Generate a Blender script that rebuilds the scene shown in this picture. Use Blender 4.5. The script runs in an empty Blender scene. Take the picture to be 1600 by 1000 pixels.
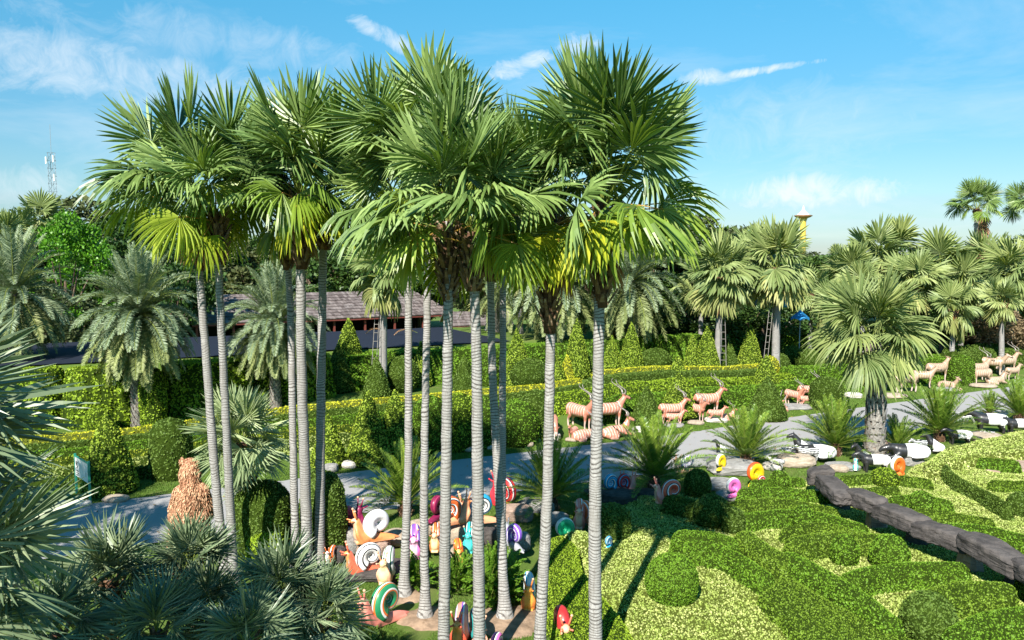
import bpy, math, random
import numpy as np
from mathutils import Vector, Matrix, Euler
PI = math.pi
rad = math.radians
SC = bpy.context.scene
COL = SC.collection
RNG = np.random.default_rng(7)
random.seed(7)

# ---------------------------------------------------------------- camera
CAMZ = 6.5
FPX = 1244.0                       # focal length in pixels of the 1600 px wide photograph
PITCH = math.atan(100 / FPX)
cam_d = bpy.data.cameras.new('camera'); cam_d.lens = 36 * FPX / 1600; cam_d.sensor_width = 36
cam_d.clip_start = 0.1; cam_d.clip_end = 6000
cam = bpy.data.objects.new('camera', cam_d); COL.objects.link(cam)
cam.location = (0, 0, CAMZ); cam.rotation_euler = (PI / 2 - PITCH, 0, 0)
SC.camera = cam

# ---------------------------------------------------------------- sky, sun, exposure
SUN_EL, SUN_AZ = rad(42), rad(20)           # shadows run away from the camera and to the right
SHD = Vector((math.sin(SUN_AZ) * math.cos(SUN_EL), math.cos(SUN_AZ) * math.cos(SUN_EL), -math.sin(SUN_EL)))
W = bpy.data.worlds.new('World'); SC.world = W; W.use_nodes = True
nt = W.node_tree; nt.nodes.clear()
def N(nt, t, **k):
    n = nt.nodes.new(t)
    for a, b in k.items(): setattr(n, a, b)
    return n
L = lambda nt, a, b: nt.links.new(a, b)
out = N(nt, 'ShaderNodeOutputWorld'); bg = N(nt, 'ShaderNodeBackground'); bg.inputs[1].default_value = 0.074
sky = N(nt, 'ShaderNodeTexSky'); sky.sky_type = 'NISHITA'; sky.sun_disc = False
sky.sun_elevation = SUN_EL; sky.sun_rotation = SUN_AZ + PI
sky.air_density = 1.0; sky.dust_density = 0.0; sky.ozone_density = 2.5; sky.altitude = 0
tc = N(nt, 'ShaderNodeTexCoord')
def math_n(nt, op, a, b=None, clamp=False):
    m = N(nt, 'ShaderNodeMath', operation=op); m.use_clamp = clamp
    for i, v in enumerate((a, b)):
        if v is None: continue
        if isinstance(v, (int, float)): m.inputs[i].default_value = v
        else: L(nt, v, m.inputs[i])
    return m.outputs[0]
def rgb(c): return (*c, 1.0)
def mixcol(t, fac, a, b, mode='MIX'):
    m = N(t, 'ShaderNodeMix', data_type='RGBA'); m.blend_type = mode
    if isinstance(fac, (int, float)): m.inputs[0].default_value = fac
    else: L(t, fac, m.inputs[0])
    for i, v in ((6, a), (7, b)):
        if isinstance(v, tuple): m.inputs[i].default_value = rgb(v[:3])
        else: L(t, v, m.inputs[i])
    return m.outputs[2]
sep = N(nt, 'ShaderNodeSeparateXYZ'); L(nt, tc.outputs['Generated'], sep.inputs[0])
# clouds lie on a flat layer high above: direction / height gives the place on that layer
zc = math_n(nt, 'MAXIMUM', sep.outputs[2], 0.0)
zc = math_n(nt, 'ADD', zc, 0.16)
u_ = math_n(nt, 'DIVIDE', sep.outputs[0], zc); v_ = math_n(nt, 'DIVIDE', sep.outputs[1], zc)
cb = N(nt, 'ShaderNodeCombineXYZ'); L(nt, u_, cb.inputs[0]); L(nt, v_, cb.inputs[1])
def noise_n(nt, vec, scale, detail=4, rough=0.5, dist=0.0):
    n = N(nt, 'ShaderNodeTexNoise'); n.inputs['Scale'].default_value = scale
    n.inputs['Detail'].default_value = detail; n.inputs['Roughness'].default_value = rough
    n.inputs['Distortion'].default_value = dist
    if vec is not None: L(nt, vec, n.inputs['Vector'])
    return n.outputs[0]
def ramp_n(nt, fac, stops):
    r = N(nt, 'ShaderNodeValToRGB'); e = r.color_ramp.elements
    while len(e) < len(stops): e.new(0.5)
    for i, (p, c) in enumerate(stops):
        e[i].position = p; e[i].color = (*c, 1) if len(c) == 3 else c
    L(nt, fac, r.inputs[0]); return r.outputs[0]
wisp = noise_n(nt, cb.outputs[0], 1.1, 7, 0.62, 0.6)
wm = ramp_n(nt, wisp, [(0.50, (0, 0, 0)), (0.80, (0.42, 0.42, 0.42))])
def dir_of(px, py):
    c = Vector(((px - 800) / FPX, 0, 0)) + Vector((0, math.sin(PITCH), math.cos(PITCH))) * ((500 - py) / FPX) + Vector((0, math.cos(PITCH), -math.sin(PITCH)))
    return c.normalized()
cl_noise = noise_n(nt, tc.outputs['Generated'], 22, 9, 0.68, 1.2)
total = wm
# separate small clouds: (direction, half width, half height, tilt, strength)
for (px, py, hw, hh, tilt, st) in ((1175, 112, 0.060, 0.0045, 0.10, 1.0), (1105, 120, 0.035, 0.009, 0.0, 0.8), (605, 58, 0.040, 0.009, -0.45, 0.7), (835, 95, 0.022, 0.011, 0.1, .9), (800, 110, 0.028, 0.009, 0.0, .8),
                               (900, 70, 0.025, 0.012, 0.1, 0.8), (130, 105, 0.22, 0.030, -0.10, 0.50), (330, 60, 0.16, 0.022, -0.05, 0.3), (1270, 298, 0.075, 0.018, 0.0, 0.95), (1250, 190, 0.12, 0.04, 0, 0.25),
                               (1260, 315, 0.04, 0.006, 0.0, 0.5), (30, 290, 0.05, 0.02, 0, 0.4)):
    d = dir_of(px, py)
    right = Vector((d.y, -d.x, 0)).normalized(); up = right.cross(d)
    r2 = right * math.cos(tilt) + up * math.sin(tilt); u2 = up * math.cos(tilt) - right * math.sin(tilt)
    def dotn(v):
        n = N(nt, 'ShaderNodeVectorMath', operation='DOT_PRODUCT'); L(nt, tc.outputs['Generated'], n.inputs[0]); n.inputs[1].default_value = v
        return n.outputs['Value']
    a = math_n(nt, 'DIVIDE', math_n(nt, 'SUBTRACT', dotn(r2), d.dot(r2)), hw)
    b = math_n(nt, 'DIVIDE', math_n(nt, 'SUBTRACT', dotn(u2), d.dot(u2)), hh)
    s = math_n(nt, 'ADD', math_n(nt, 'MULTIPLY', a, a), math_n(nt, 'MULTIPLY', b, b))
    s = math_n(nt, 'SUBTRACT', 1.0, math_n(nt, 'MULTIPLY', s, 0.55))
    s = math_n(nt, 'ADD', s, math_n(nt, 'MULTIPLY', math_n(nt, 'SUBTRACT', cl_noise, 0.56), 3.2))
    front = math_n(nt, 'GREATER_THAN', dotn(d), 0.5)
    s = math_n(nt, 'MULTIPLY', math_n(nt, 'MULTIPLY', s, front), st, clamp=True)
    total = math_n(nt, 'MAXIMUM', total, s)
total = math_n(nt, 'MULTIPLY', total, 0.85, clamp=True)
mixc = N(nt, 'ShaderNodeMix', data_type='RGBA'); L(nt, total, mixc.inputs[0])
hsv = N(nt, 'ShaderNodeHueSaturation'); hsv.inputs['Saturation'].default_value = 1.38; hsv.inputs['Hue'].default_value = 0.478; hsv.inputs['Value'].default_value = 1.0
air = ramp_n(nt, sep.outputs[2], [(0.0, (0.34, 0.50, 0.76)), (0.08, (0.66, 0.69, 0.74)), (0.20, (0.98, 0.91, 0.93)), (0.30, (1.32, 1.16, 1.12))])
L(nt, sky.outputs[0], hsv.inputs['Color'])
L(nt, mixcol(nt, 1.0, hsv.outputs[0], air, 'MULTIPLY'), mixc.inputs[6]); mixc.inputs[7].default_value = (6.4, 6.9, 7.3, 1)
L(nt, mixc.outputs[2], bg.inputs[0]); L(nt, bg.outputs[0], out.inputs[0])

sd = bpy.data.lights.new('sun', 'SUN'); sd.energy = 5.0; sd.angle = rad(0.53); sd.color = (1.0, 0.95, 0.86)
sun = bpy.data.objects.new('sun', sd); COL.objects.link(sun)
sun.rotation_euler = SHD.to_track_quat('-Z', 'Y').to_euler(); sun.location = (-10, -20, 30)
SC.view_settings.view_transform = 'Standard'; SC.view_settings.look = 'None'
SC.view_settings.gamma = 1.0; SC.view_settings.use_curve_mapping = False
SC.view_settings.exposure = 1.05
SC.cycles.max_bounces = 5; SC.cycles.diffuse_bounces = 3; SC.cycles.transmission_bounces = 3; SC.cycles.transparent_max_bounces = 4
SC.cycles.caustics_reflective = False; SC.cycles.caustics_refractive = False

# ---------------------------------------------------------------- where a point of the photograph lies on the ground
def ray(px, py):
    return Vector(((px - 800) / FPX, math.cos(PITCH) + (500 - py) / FPX * math.sin(PITCH), (500 - py) / FPX * math.cos(PITCH) - math.sin(PITCH)))
def G(px, py, z=0.0):
    r = ray(px, py); t = (z - CAMZ) / r.z
    return Vector((r.x * t, r.y * t, z))
def D(px, py, Y):
    r = ray(px, py); t = Y / r.y
    return Vector((r.x * t, Y, CAMZ + r.z * t))

# ---------------------------------------------------------------- terrain
FAR = np.array([(-60, -3), (-30, 11.4), (-11.4, 20.3), (-3.15, 24.3), (5.2, 28.2), (10.9, 31.5), (25.5, 39.6), (60, 59), (130, 97)], float)
def catmull(P, n=8):
    out = []
    for i in range(len(P) - 1):
        p0 = P[max(i - 1, 0)]; p1 = P[i]; p2 = P[i + 1]; p3 = P[min(i + 2, len(P) - 1)]
        for k in range(n):
            t = k / n
            out.append(0.5 * ((2 * p1) + (-p0 + p2) * t + (2 * p0 - 5 * p1 + 4 * p2 - p3) * t * t + (-p0 + 3 * p1 - 3 * p2 + p3) * t ** 3))
    out.append(P[-1]); return np.array(out)
def offset(P, o):
    d = np.gradient(P, axis=0); d /= np.linalg.norm(d, axis=1)[:, None]
    nrm = np.stack([-d[:, 1], d[:, 0]], 1)
    return P + nrm * (np.asarray(o)[:, None] if np.ndim(o) else o)
FARP = catmull(FAR, 8)
def sdist(x, y):
    """signed distance from the far road edge; positive beyond the road"""
    x = np.asarray(x, float); y = np.asarray(y, float)
    best = np.full(x.shape, 1e9); sg = np.ones(x.shape)
    for a, b in zip(FARP[:-1], FARP[1:]):
        ab = b - a; t = np.clip(((x - a[0]) * ab[0] + (y - a[1]) * ab[1]) / (ab @ ab), 0, 1)
        dx = x - (a[0] + t * ab[0]); dy = y - (a[1] + t * ab[1]); d = np.hypot(dx, dy)
        s = np.sign(ab[0] * dy - ab[1] * dx); m = d < best
        best = np.where(m, d, best); sg = np.where(m, s, sg)
    return best * sg
HPX = [-40, -14, -8, -3, 2, 5, 8, 12, 25, 60]; HPZ = [0.2, .3, .6, .65, .7, .95, .9, .6, .5, .5]
def sstep(a, b, x):
    t = np.clip((x - a) / (b - a), 0, 1); return t * t * (3 - 2 * t)
def T(x, y):
    x = np.asarray(x, float); y = np.asarray(y, float)
    o = sdist(x, y)
    hp = np.interp(x + 0.3 * (y - 30), HPX, HPZ)
    z = hp * sstep(1.3, 4.8, o)
    rd = sstep(11.6, 12.4, o) * (1 - sstep(21.5, 24, o)) * (1 - sstep(1.5, 4.5, x - 0.28 * (y - 38)))
    z = z + (2.2 - hp) * rd
    z = z * (1 - sstep(24, 60, o) * 0.8)
    return z
def Tz(x, y): return float(T(np.array([x]), np.array([y]))[0])
def GT(px, py, h=0.0):
    """the ground (plus h) seen at a pixel, over the real terrain"""
    z = 0.0
    for _ in range(25):
        p = G(px, py, z); z = 0.5 * z + 0.5 * (Tz(p.x, p.y) + h)
    p = G(px, py, z); p.z = Tz(p.x, p.y) + h
    return p

# ---------------------------------------------------------------- mesh helpers
def mesh_np(name, V, Q=None, T3=None, mats=(), mi=None, smooth=False, col=None):
    V = np.asarray(V, np.float32).reshape(-1, 3)
    Q = np.zeros((0, 4), np.int32) if Q is None else np.asarray(Q, np.int32).reshape(-1, 4)
    T3 = np.zeros((0, 3), np.int32) if T3 is None else np.asarray(T3, np.int32).reshape(-1, 3)
    me = bpy.data.meshes.new(name)
    me.vertices.add(len(V)); me.vertices.foreach_set('co', V.ravel())
    nl = Q.size + T3.size; npoly = len(Q) + len(T3)
    me.loops.add(nl); me.polygons.add(npoly)
    me.loops.foreach_set('vertex_index', np.concatenate([Q.ravel(), T3.ravel()]))
    ls = np.concatenate([np.arange(len(Q)) * 4, Q.size + np.arange(len(T3)) * 3]).astype(np.int32)
    me.polygons.foreach_set('loop_start', ls)
    if mi is not None: me.polygons.foreach_set('material_index', np.asarray(mi, np.int32))
    if smooth is True: me.polygons.foreach_set('use_smooth', np.ones(npoly, bool))
    elif smooth is not False and smooth is not None: me.polygons.foreach_set('use_smooth', np.asarray(smooth, bool))
    else: me.polygons.foreach_set('use_smooth', np.zeros(npoly, bool))
    for m in mats: me.materials.append(m)
    me.update(calc_edges=True)
    if col is not None:
        a = me.color_attributes.new('Col', 'FLOAT_COLOR', 'POINT')
        c = np.ones((len(V), 4), np.float32); c[:, :3] = col; a.data.foreach_set('color', c.ravel())
    return me
class Geo:
    def __init__(s): s.V = []; s.Q = []; s.T = []; s.mq = []; s.mt = []; s.sq = []; s.st = []; s.n = 0
    def add(s, V, Q=None, T=None, mi=0, smooth=False):
        V = np.asarray(V, float).reshape(-1, 3)
        if Q is not None and len(Q): Q = np.asarray(Q).reshape(-1, 4); s.Q.append(Q + s.n); s.mq.append(np.broadcast_to(mi, len(Q))); s.sq.append(np.full(len(Q), smooth))
        if T is not None and len(T): T = np.asarray(T).reshape(-1, 3); s.T.append(T + s.n); s.mt.append(np.broadcast_to(mi, len(T))); s.st.append(np.full(len(T), smooth))
        s.V.append(V); s.n += len(V); return s
    def mesh(s, name, mats):
        c = lambda l, w: np.concatenate(l) if l else np.zeros((0, w), int)
        f = lambda l: np.concatenate(l) if l else np.zeros(0, int)
        return mesh_np(name, np.concatenate(s.V), c(s.Q, 4), c(s.T, 3), mats, np.concatenate([f(s.mq), f(s.mt)]), np.concatenate([f(s.sq), f(s.st)]).astype(bool))
def tube(P, R, n=8, caps=True, flat=1.0):
    """closed tube along a polyline; returns V, Q, T"""
    P = np.asarray(P, float); R = np.broadcast_to(np.asarray(R, float), len(P))
    d = np.gradient(P, axis=0); d /= np.linalg.norm(d, axis=1)[:, None] + 1e-9
    ref = np.array([0, 0, 1.0]) if abs(d[0][2]) < 0.9 else np.array([1.0, 0, 0])
    V = []
    u = np.cross(d[0], ref); u /= np.linalg.norm(u)
    a = np.linspace(0, 2 * PI, n, endpoint=False)
    for i in range(len(P)):
        u = u - d[i] * (u @ d[i]); u /= np.linalg.norm(u) + 1e-9
        w = np.cross(d[i], u)
        V.append(P[i] + R[i] * (np.cos(a)[:, None] * u + np.sin(a)[:, None] * w * flat))
    V = np.concatenate(V)
    k = np.arange(n); k2 = (k + 1) % n
    Q = np.concatenate([np.stack([i * n + k, i * n + k2, (i + 1) * n + k2, (i + 1) * n + k], 1) for i in range(len(P) - 1)])
    Tt = np.zeros((0, 3), int)
    if caps:
        m = len(V); V = np.concatenate([V, [P[0], P[-1]]]); e = (len(P) - 1) * n
        Tt = np.concatenate([np.stack([k2, k, np.full(n, m)], 1), np.stack([e + k, e + k2, np.full(n, m + 1)], 1)])
    return V, Q, Tt
def box(cx, cy, cz, sx, sy, sz, M=None):
    s = np.array([(-1, -1, -1), (1, -1, -1), (1, 1, -1), (-1, 1, -1), (-1, -1, 1), (1, -1, 1), (1, 1, 1), (-1, 1, 1)], float) * 0.5
    V = s * (sx, sy, sz)
    if M is not None: V = V @ np.asarray(M).T
    V = V + (cx, cy, cz)
    Q = [(3, 2, 1, 0), (4, 5, 6, 7), (0, 1, 5, 4), (1, 2, 6, 5), (2, 3, 7, 6), (3, 0, 4, 7)]
    return V, Q
def rotz(a): c, s = math.cos(a), math.sin(a); return np.array([[c, -s, 0], [s, c, 0], [0, 0, 1]])
def sph(c, r, nu=10, nv=7, sc=(1, 1, 1)):
    P = []; R = []
    for i in range(nv + 1):
        t = PI * i / nv; P.append((0, 0, -math.cos(t))); R.append(max(math.sin(t), 1e-3))
    a = np.linspace(0, 2 * PI, nu, endpoint=False); V = []
    for p, q in zip(P, R): V.append(np.stack([np.cos(a) * q, np.sin(a) * q, np.full(nu, p[2])], 1))
    V = np.concatenate(V) * r * np.array(sc) + np.array(c)
    k = np.arange(nu); k2 = (k + 1) % nu
    Q = np.concatenate([np.stack([i * nu + k, i * nu + k2, (i + 1) * nu + k2, (i + 1) * nu + k], 1) for i in range(nv)])
    return V, Q
_ph = np.random.default_rng(3).uniform(0, 6.28, (24, 4)); _dr = np.random.default_rng(4).normal(size=(24, 3))
_dr /= np.linalg.norm(_dr, axis=1)[:, None]
def snoise(P, f=1.0, seed=0):
    P = np.asarray(P, float); r = np.zeros(len(P))
    for k in range(6):
        j = (k + seed * 5) % 24; j2 = (k * 7 + 3 + seed) % 24
        r += np.sin((P @ _dr[j]) * f * (1 + 0.37 * k) + _ph[j, 0] + 1.3 * np.sin((P @ _dr[j2]) * f * 1.7 + _ph[j2, 1])) / (1 + 0.3 * k)
    return r / 4.0
def obj(name, me, parent=None, loc=None, rot=None, scale=None, **props):
    o = bpy.data.objects.new(name, me); COL.objects.link(o)
    if parent is not None: o.parent = parent
    if loc is not None: o.location = loc
    if rot is not None: o.rotation_euler = rot if not isinstance(rot, (int, float)) else (0, 0, rot)
    if scale is not None: o.scale = scale if not isinstance(scale, (int, float)) else (scale,) * 3
    for k, v in props.items(): o[k] = v
    return o
def thing(name, label, cat, group=None, me=None, loc=(0, 0, 0), rot=0.0, scale=None):
    o = obj(name, me, None, loc, rot, scale, label=label, category=cat)
    if group: o['group'] = group
    return o
def quads_of(me):
    nv = len(me.vertices); V = np.empty(nv * 3, np.float32); me.vertices.foreach_get('co', V)
    return V.reshape(-1, 3)
def leaf_scatter(V, Q, n, size, rng, spread=0.9, lift=0.22, aspect=0.8, mask=None, jit=0.35, top_lift=0.0):
    """n little leaves (rhombi) spread over a quad surface"""
    A = V[Q]; c1 = np.cross(A[:, 1] - A[:, 0], A[:, 2] - A[:, 0]); c2 = np.cross(A[:, 2] - A[:, 0], A[:, 3] - A[:, 0])
    ar = 0.5 * (np.linalg.norm(c1, axis=1) + np.linalg.norm(c2, axis=1)); nr = c1 + c2
    nr /= np.linalg.norm(nr, axis=1)[:, None] + 1e-9
    if mask is not None: ar = ar * mask
    idx = rng.choice(len(Q), n, p=ar / ar.sum())
    s, t = rng.random(n)[:, None], rng.random(n)[:, None]; B = A[idx]
    P = B[:, 0] * (1 - s) * (1 - t) + B[:, 1] * s * (1 - t) + B[:, 2] * s * t + B[:, 3] * (1 - s) * t
    nn = nr[idx]; r = rng.normal(size=(n, 3)); tz = np.clip(nn[:, 2], 0, 1)[:, None] ** 2 * top_lift
    d = nn * lift + r * spread * 0.6; d += nn * (-0.55 * np.sum(d * nn, 1))[:, None] + nn * .16
    d /= np.linalg.norm(d, axis=1)[:, None]
    d = d * (1 - .5 * tz) + nn * tz; d /= np.linalg.norm(d, axis=1)[:, None]
    w = np.cross(d, nn * (1 - .6 * tz) + rng.normal(size=(n, 3)) * (0.42 + .4 * tz)); w /= np.linalg.norm(w, axis=1)[:, None] + 1e-9
    sz = size * rng.uniform(1 - jit, 1 + jit, n)[:, None] * (1.25 - .45 * (tz if top_lift else .55))
    P = P - d * sz * 0.3
    Vn = np.stack([P, P + d * sz * 0.5 + w * sz * aspect * 0.5, P + d * sz, P + d * sz * 0.5 - w * sz * aspect * 0.5], 1).reshape(-1, 3)
    return Vn, np.arange(n * 4).reshape(-1, 4)

# ---------------------------------------------------------------- materials
MATS = {}
def bsdf(name, rough=0.6, spec=0.4):
    m = bpy.data.materials.new(name); m.use_nodes = True; t = m.node_tree
    b = t.nodes['Principled BSDF']; b.inputs['Roughness'].default_value = rough; b.inputs['Specular IOR Level'].default_value = spec
    return m, t, b
def leafmat(name, c1, c2, trans=0.22, rough=0.55, spec=0.2, patch=None, pscale=1.2, objrand=0.0, tcol=None, spine=None):
    if name in MATS: return MATS[name]
    m, t, b = bsdf(name, rough, spec)
    geo = N(t, 'ShaderNodeNewGeometry')
    c = mixcol(t, geo.outputs['Random Per Island'], c1, c2)
    co = N(t, 'ShaderNodeTexCoord')
    if patch is not None:
        nz = noise_n(t, geo.outputs['Position'], pscale, 3, 0.55)
        c = mixcol(t, ramp_n(t, nz, [(0.42, (0, 0, 0)), (0.66, (1, 1, 1))]), c, patch)
    if objrand:
        oi = N(t, 'ShaderNodeObjectInfo'); h = N(t, 'ShaderNodeHueSaturation')
        L(t, c, h.inputs['Color'])
        L(t, math_n(t, 'ADD', math_n(t, 'MULTIPLY', oi.outputs['Random'], objrand), 1 - objrand / 2), h.inputs['Value'])
        L(t, math_n(t, 'ADD', math_n(t, 'MULTIPLY', oi.outputs['Random'], -0.03), 0.515), h.inputs['Hue'])
        c = h.outputs[0]
    L(t, c, b.inputs['Base Color'])
    tr = N(t, 'ShaderNodeBsdfTranslucent')
    L(t, mixcol(t, 1.0, c, tcol or (1.0, 1.0, 0.35), 'MULTIPLY'), tr.inputs[0])
    gm = N(t, 'ShaderNodeGamma'); 
    mx = N(t, 'ShaderNodeMixShader'); mx.inputs[0].default_value = trans
    L(t, b.outputs[0], mx.inputs[1]); L(t, tr.outputs[0], mx.inputs[2])
    L(t, mx.outputs[0], t.nodes['Material Output'].inputs[0])
    MATS[name] = m; return m
def plain(name, c, rough=0.5, spec=0.4, var=0.12, scale=6.0, bump=0.0, coat=0.0, dirt=None):
    if name in MATS: return MATS[name]
    m, t, b = bsdf(name, rough, spec)
    co = N(t, 'ShaderNodeTexCoord')
    nz = noise_n(t, co.outputs['Object'], scale, 5, 0.6)
    k = 1 - var; c2 = tuple(x * (1 - 2 * var) for x in c)
    cc = mixcol(t, ramp_n(t, nz, [(0.38, (0, 0, 0)), (0.62, (1, 1, 1))]), c, c2)
    if dirt is not None:
        nd = noise_n(t, co.outputs['Object'], scale * 0.6, 8, 0.7)
        cc = mixcol(t, ramp_n(t, nd, [(0.55, (0, 0, 0)), (0.72, (1, 1, 1))]), cc, dirt)
    L(t, cc, b.inputs['Base Color'])
    if coat: b.inputs['Coat Weight'].default_value = coat; b.inputs['Coat Roughness'].default_value = 0.15
    if bump:
        bp = N(t, 'ShaderNodeBump'); bp.inputs['Strength'].default_value = bump; bp.inputs['Distance'].default_value = 0.02
        L(t, noise_n(t, co.outputs['Object'], scale * 4, 6, 0.65), bp.inputs['Height']); L(t, bp.outputs[0], b.inputs['Normal'])
    MATS[name] = m; return m
def colmat(name, rough=0.4, coat=0.0, grime=(0.12, 0.09, 0.07)):
    """pigment read from the mesh: coats, stripes"""
    m, t, b = bsdf(name, rough, 0.45)
    a = N(t, 'ShaderNodeVertexColor'); a.layer_name = 'Col'
    co = N(t, 'ShaderNodeTexCoord'); nz = noise_n(t, co.outputs['Object'], 7, 7, 0.7)
    c = mixcol(t, math_n(t, 'MULTIPLY', ramp_n(t, nz, [(0.5, (0, 0, 0)), (0.75, (1, 1, 1))]), 0.35), a.outputs[0], grime)
    L(t, c, b.inputs['Base Color']); b.inputs['Coat Weight'].default_value = coat
    return m
def grass_mat():
    m, t, b = bsdf('grass', 0.85, 0.15); g = N(t, 'ShaderNodeNewGeometry'); P = g.outputs['Position']
    c = mixcol(t, noise_n(t, P, 60, 4, 0.7), (0.052, 0.098, 0.014), (0.13, 0.20, 0.035))
    c = mixcol(t, ramp_n(t, noise_n(t, P, 0.9, 5, 0.6), [(0.5, (0, 0, 0)), (0.72, (1, 1, 1))]), c, (0.17, 0.19, 0.06))
    c = mixcol(t, ramp_n(t, noise_n(t, P, 1.7, 6, 0.7, 0.5), [(0.62, (0, 0, 0)), (0.70, (1, 1, 1))]), c, (0.20, 0.14, 0.09))
    L(t, c, b.inputs['Base Color'])
    bp = N(t, 'ShaderNodeBump'); bp.inputs['Strength'].default_value = 0.7; bp.inputs['Distance'].default_value = 0.03
    L(t, noise_n(t, P, 90, 3, 0.7), bp.inputs['Height']); L(t, bp.outputs[0], b.inputs['Normal']); return m
def road_mat(name, base):
    m, t, b = bsdf(name, 0.8, 0.3); g = N(t, 'ShaderNodeNewGeometry'); P = g.outputs['Position']
    c = mixcol(t, noise_n(t, P, 0.5, 5, 0.6), base, tuple(x * 0.8 for x in base))
    c = mixcol(t, ramp_n(t, noise_n(t, P, 140, 2, 0.5), [(0.35, (0, 0, 0)), (0.65, (1, 1, 1))]), c, tuple(x * 1.15 for x in base))
    c = mixcol(t, ramp_n(t, noise_n(t, P, 1.3, 8, 0.75, 1.0), [(0.60, (0, 0, 0)), (0.68, (1, 1, 1))]), c, tuple(x * 0.68 for x in base))
    L(t, c, b.inputs['Base Color']); b.inputs['Specular IOR Level'].default_value = 0.12
    bp = N(t, 'ShaderNodeBump'); bp.inputs['Strength'].default_value = 0.3; bp.inputs['Distance'].default_value = 0.01
    L(t, noise_n(t, P, 160, 3, 0.7), bp.inputs['Height']); L(t, bp.outputs[0], b.inputs['Normal']); return m
def rock_mat(name, c1, c2, c3=(0.05, 0.05, 0.045)):
    if name in MATS: return MATS[name]
    m, t, b = bsdf(name, 0.85, 0.25); co = N(t, 'ShaderNodeTexCoord'); P = co.outputs['Object']
    c = mixcol(t, ramp_n(t, noise_n(t, P, 3, 6, 0.65), [(0.35, (0, 0, 0)), (0.65, (1, 1, 1))]), c1, c2)
    mp = N(t, 'ShaderNodeMapping'); mp.inputs['Scale'].default_value = (1.5, 1.5, 12); L(t, P, mp.inputs[0])
    c = mixcol(t, math_n(t, 'MULTIPLY', ramp_n(t, noise_n(t, mp.outputs[0], 2.0, 6, 0.7), [(0.52, (0, 0, 0)), (0.66, (1, 1, 1))]), 0.7), c, c3)
    L(t, c, b.inputs['Base Color'])
    bp = N(t, 'ShaderNodeBump'); bp.inputs['Strength'].default_value = 0.8; bp.inputs['Distance'].default_value = 0.04
    L(t, noise_n(t, P, 9, 8, 0.7), bp.inputs['Height']); L(t, bp.outputs[0], b.inputs['Normal'])
    MATS[name] = m; return m

M_grass = grass_mat()
M_road = road_mat('asphalt_pale', (0.30, 0.29, 0.285)); M_road2 = road_mat('asphalt_shade_tone', (0.016, 0.020, 0.032))  # raised road: the shade lying on it is put into its navy base colour
M_soil = plain('soil', (0.36, 0.25, 0.17), 0.95, 0.1, 0.2, 5, 0.8, dirt=(0.16, 0.10, 0.06))
M_soil_dark = plain('soil_dark', (0.07, 0.05, 0.035), 0.95, 0.1, 0.2, 5, 0.8)
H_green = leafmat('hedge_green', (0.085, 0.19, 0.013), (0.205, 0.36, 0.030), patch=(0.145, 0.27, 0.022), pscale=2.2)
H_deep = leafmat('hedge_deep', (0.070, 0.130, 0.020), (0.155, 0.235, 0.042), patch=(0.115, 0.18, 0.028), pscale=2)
H_lime = leafmat('hedge_lime', (0.17, 0.27, 0.014), (0.33, 0.46, 0.036))
H_yellow = leafmat('hedge_yellow', (0.36, 0.40, 0.015), (0.66, 0.62, 0.05))
H_cream = leafmat('hedge_cream', (0.24, 0.34, 0.05), (0.72, 0.75, 0.30), patch=(0.36, 0.46, 0.10), pscale=2.5)
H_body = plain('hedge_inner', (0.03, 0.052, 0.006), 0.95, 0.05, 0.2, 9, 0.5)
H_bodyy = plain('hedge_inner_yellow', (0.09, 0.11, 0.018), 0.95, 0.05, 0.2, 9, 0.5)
# ---------------------------------------------------------------- ground and roads
def grid_mesh(xs, ys, zf, name, mats):
    X, Y = np.meshgrid(xs, ys); Z = zf(X.ravel(), Y.ravel())
    V = np.stack([X.ravel(), Y.ravel(), Z], 1); nx, ny = len(xs), len(ys)
    i = (np.arange(ny - 1)[:, None] * nx + np.arange(nx - 1)[None]).ravel()
    return mesh_np(name, V, np.stack([i, i + 1, i + nx + 1, i + nx], 1), None, mats, None, True)
xs = np.concatenate([[-4000, -1500, -600, -250, -120, -80], np.arange(-60, 80.1, 0.6), [90, 120, 160, 250, 600, 1500, 4000]])
ys = np.concatenate([[-60, -30, -10], np.arange(0, 75.1, 0.6), [80, 90, 110, 150, 250, 500, 1000, 2000, 4500]])
obj('ground', grid_mesh(xs, ys, T, 'ground', [M_grass]), kind='structure')
def strip(name, P, o0, o1, mat, lift, ncross=4, edge=0.0, sel=None):
    A = offset(P, o0); B = offset(P, o1); V = []
    for k in range(ncross + 1):
        t = k / ncross; R = A * (1 - t) + B * t
        if edge and k in (0, ncross): R = R + np.stack([np.sin(np.arange(len(R)) * 1.7 + k), np.cos(np.arange(len(R)) * 2.3 + k)], 1) * edge
        V.append(np.column_stack([R, T(R[:, 0], R[:, 1]) + lift]))
    n = len(P); V = np.concatenate(V); Q = []
    for k in range(ncross):
        i = np.arange(n - 1) + k * n; Q.append(np.stack([i, i + 1, i + n + 1, i + n], 1)[:, ::-1])
    return mesh_np(name, V, np.concatenate(Q), None, [mat], None, True)
FINE = catmull(FAR, 30)
obj('road', strip('road', FINE, 0.0, -3.9, M_road, 0.02, 4, 0.03), kind='structure')
k0 = FINE[(FINE[:, 0] < 6)]
obj('raised_road', strip('raised_road', k0, 12.6, 21.4, M_road2, 0.06, 10), kind='structure')
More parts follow.
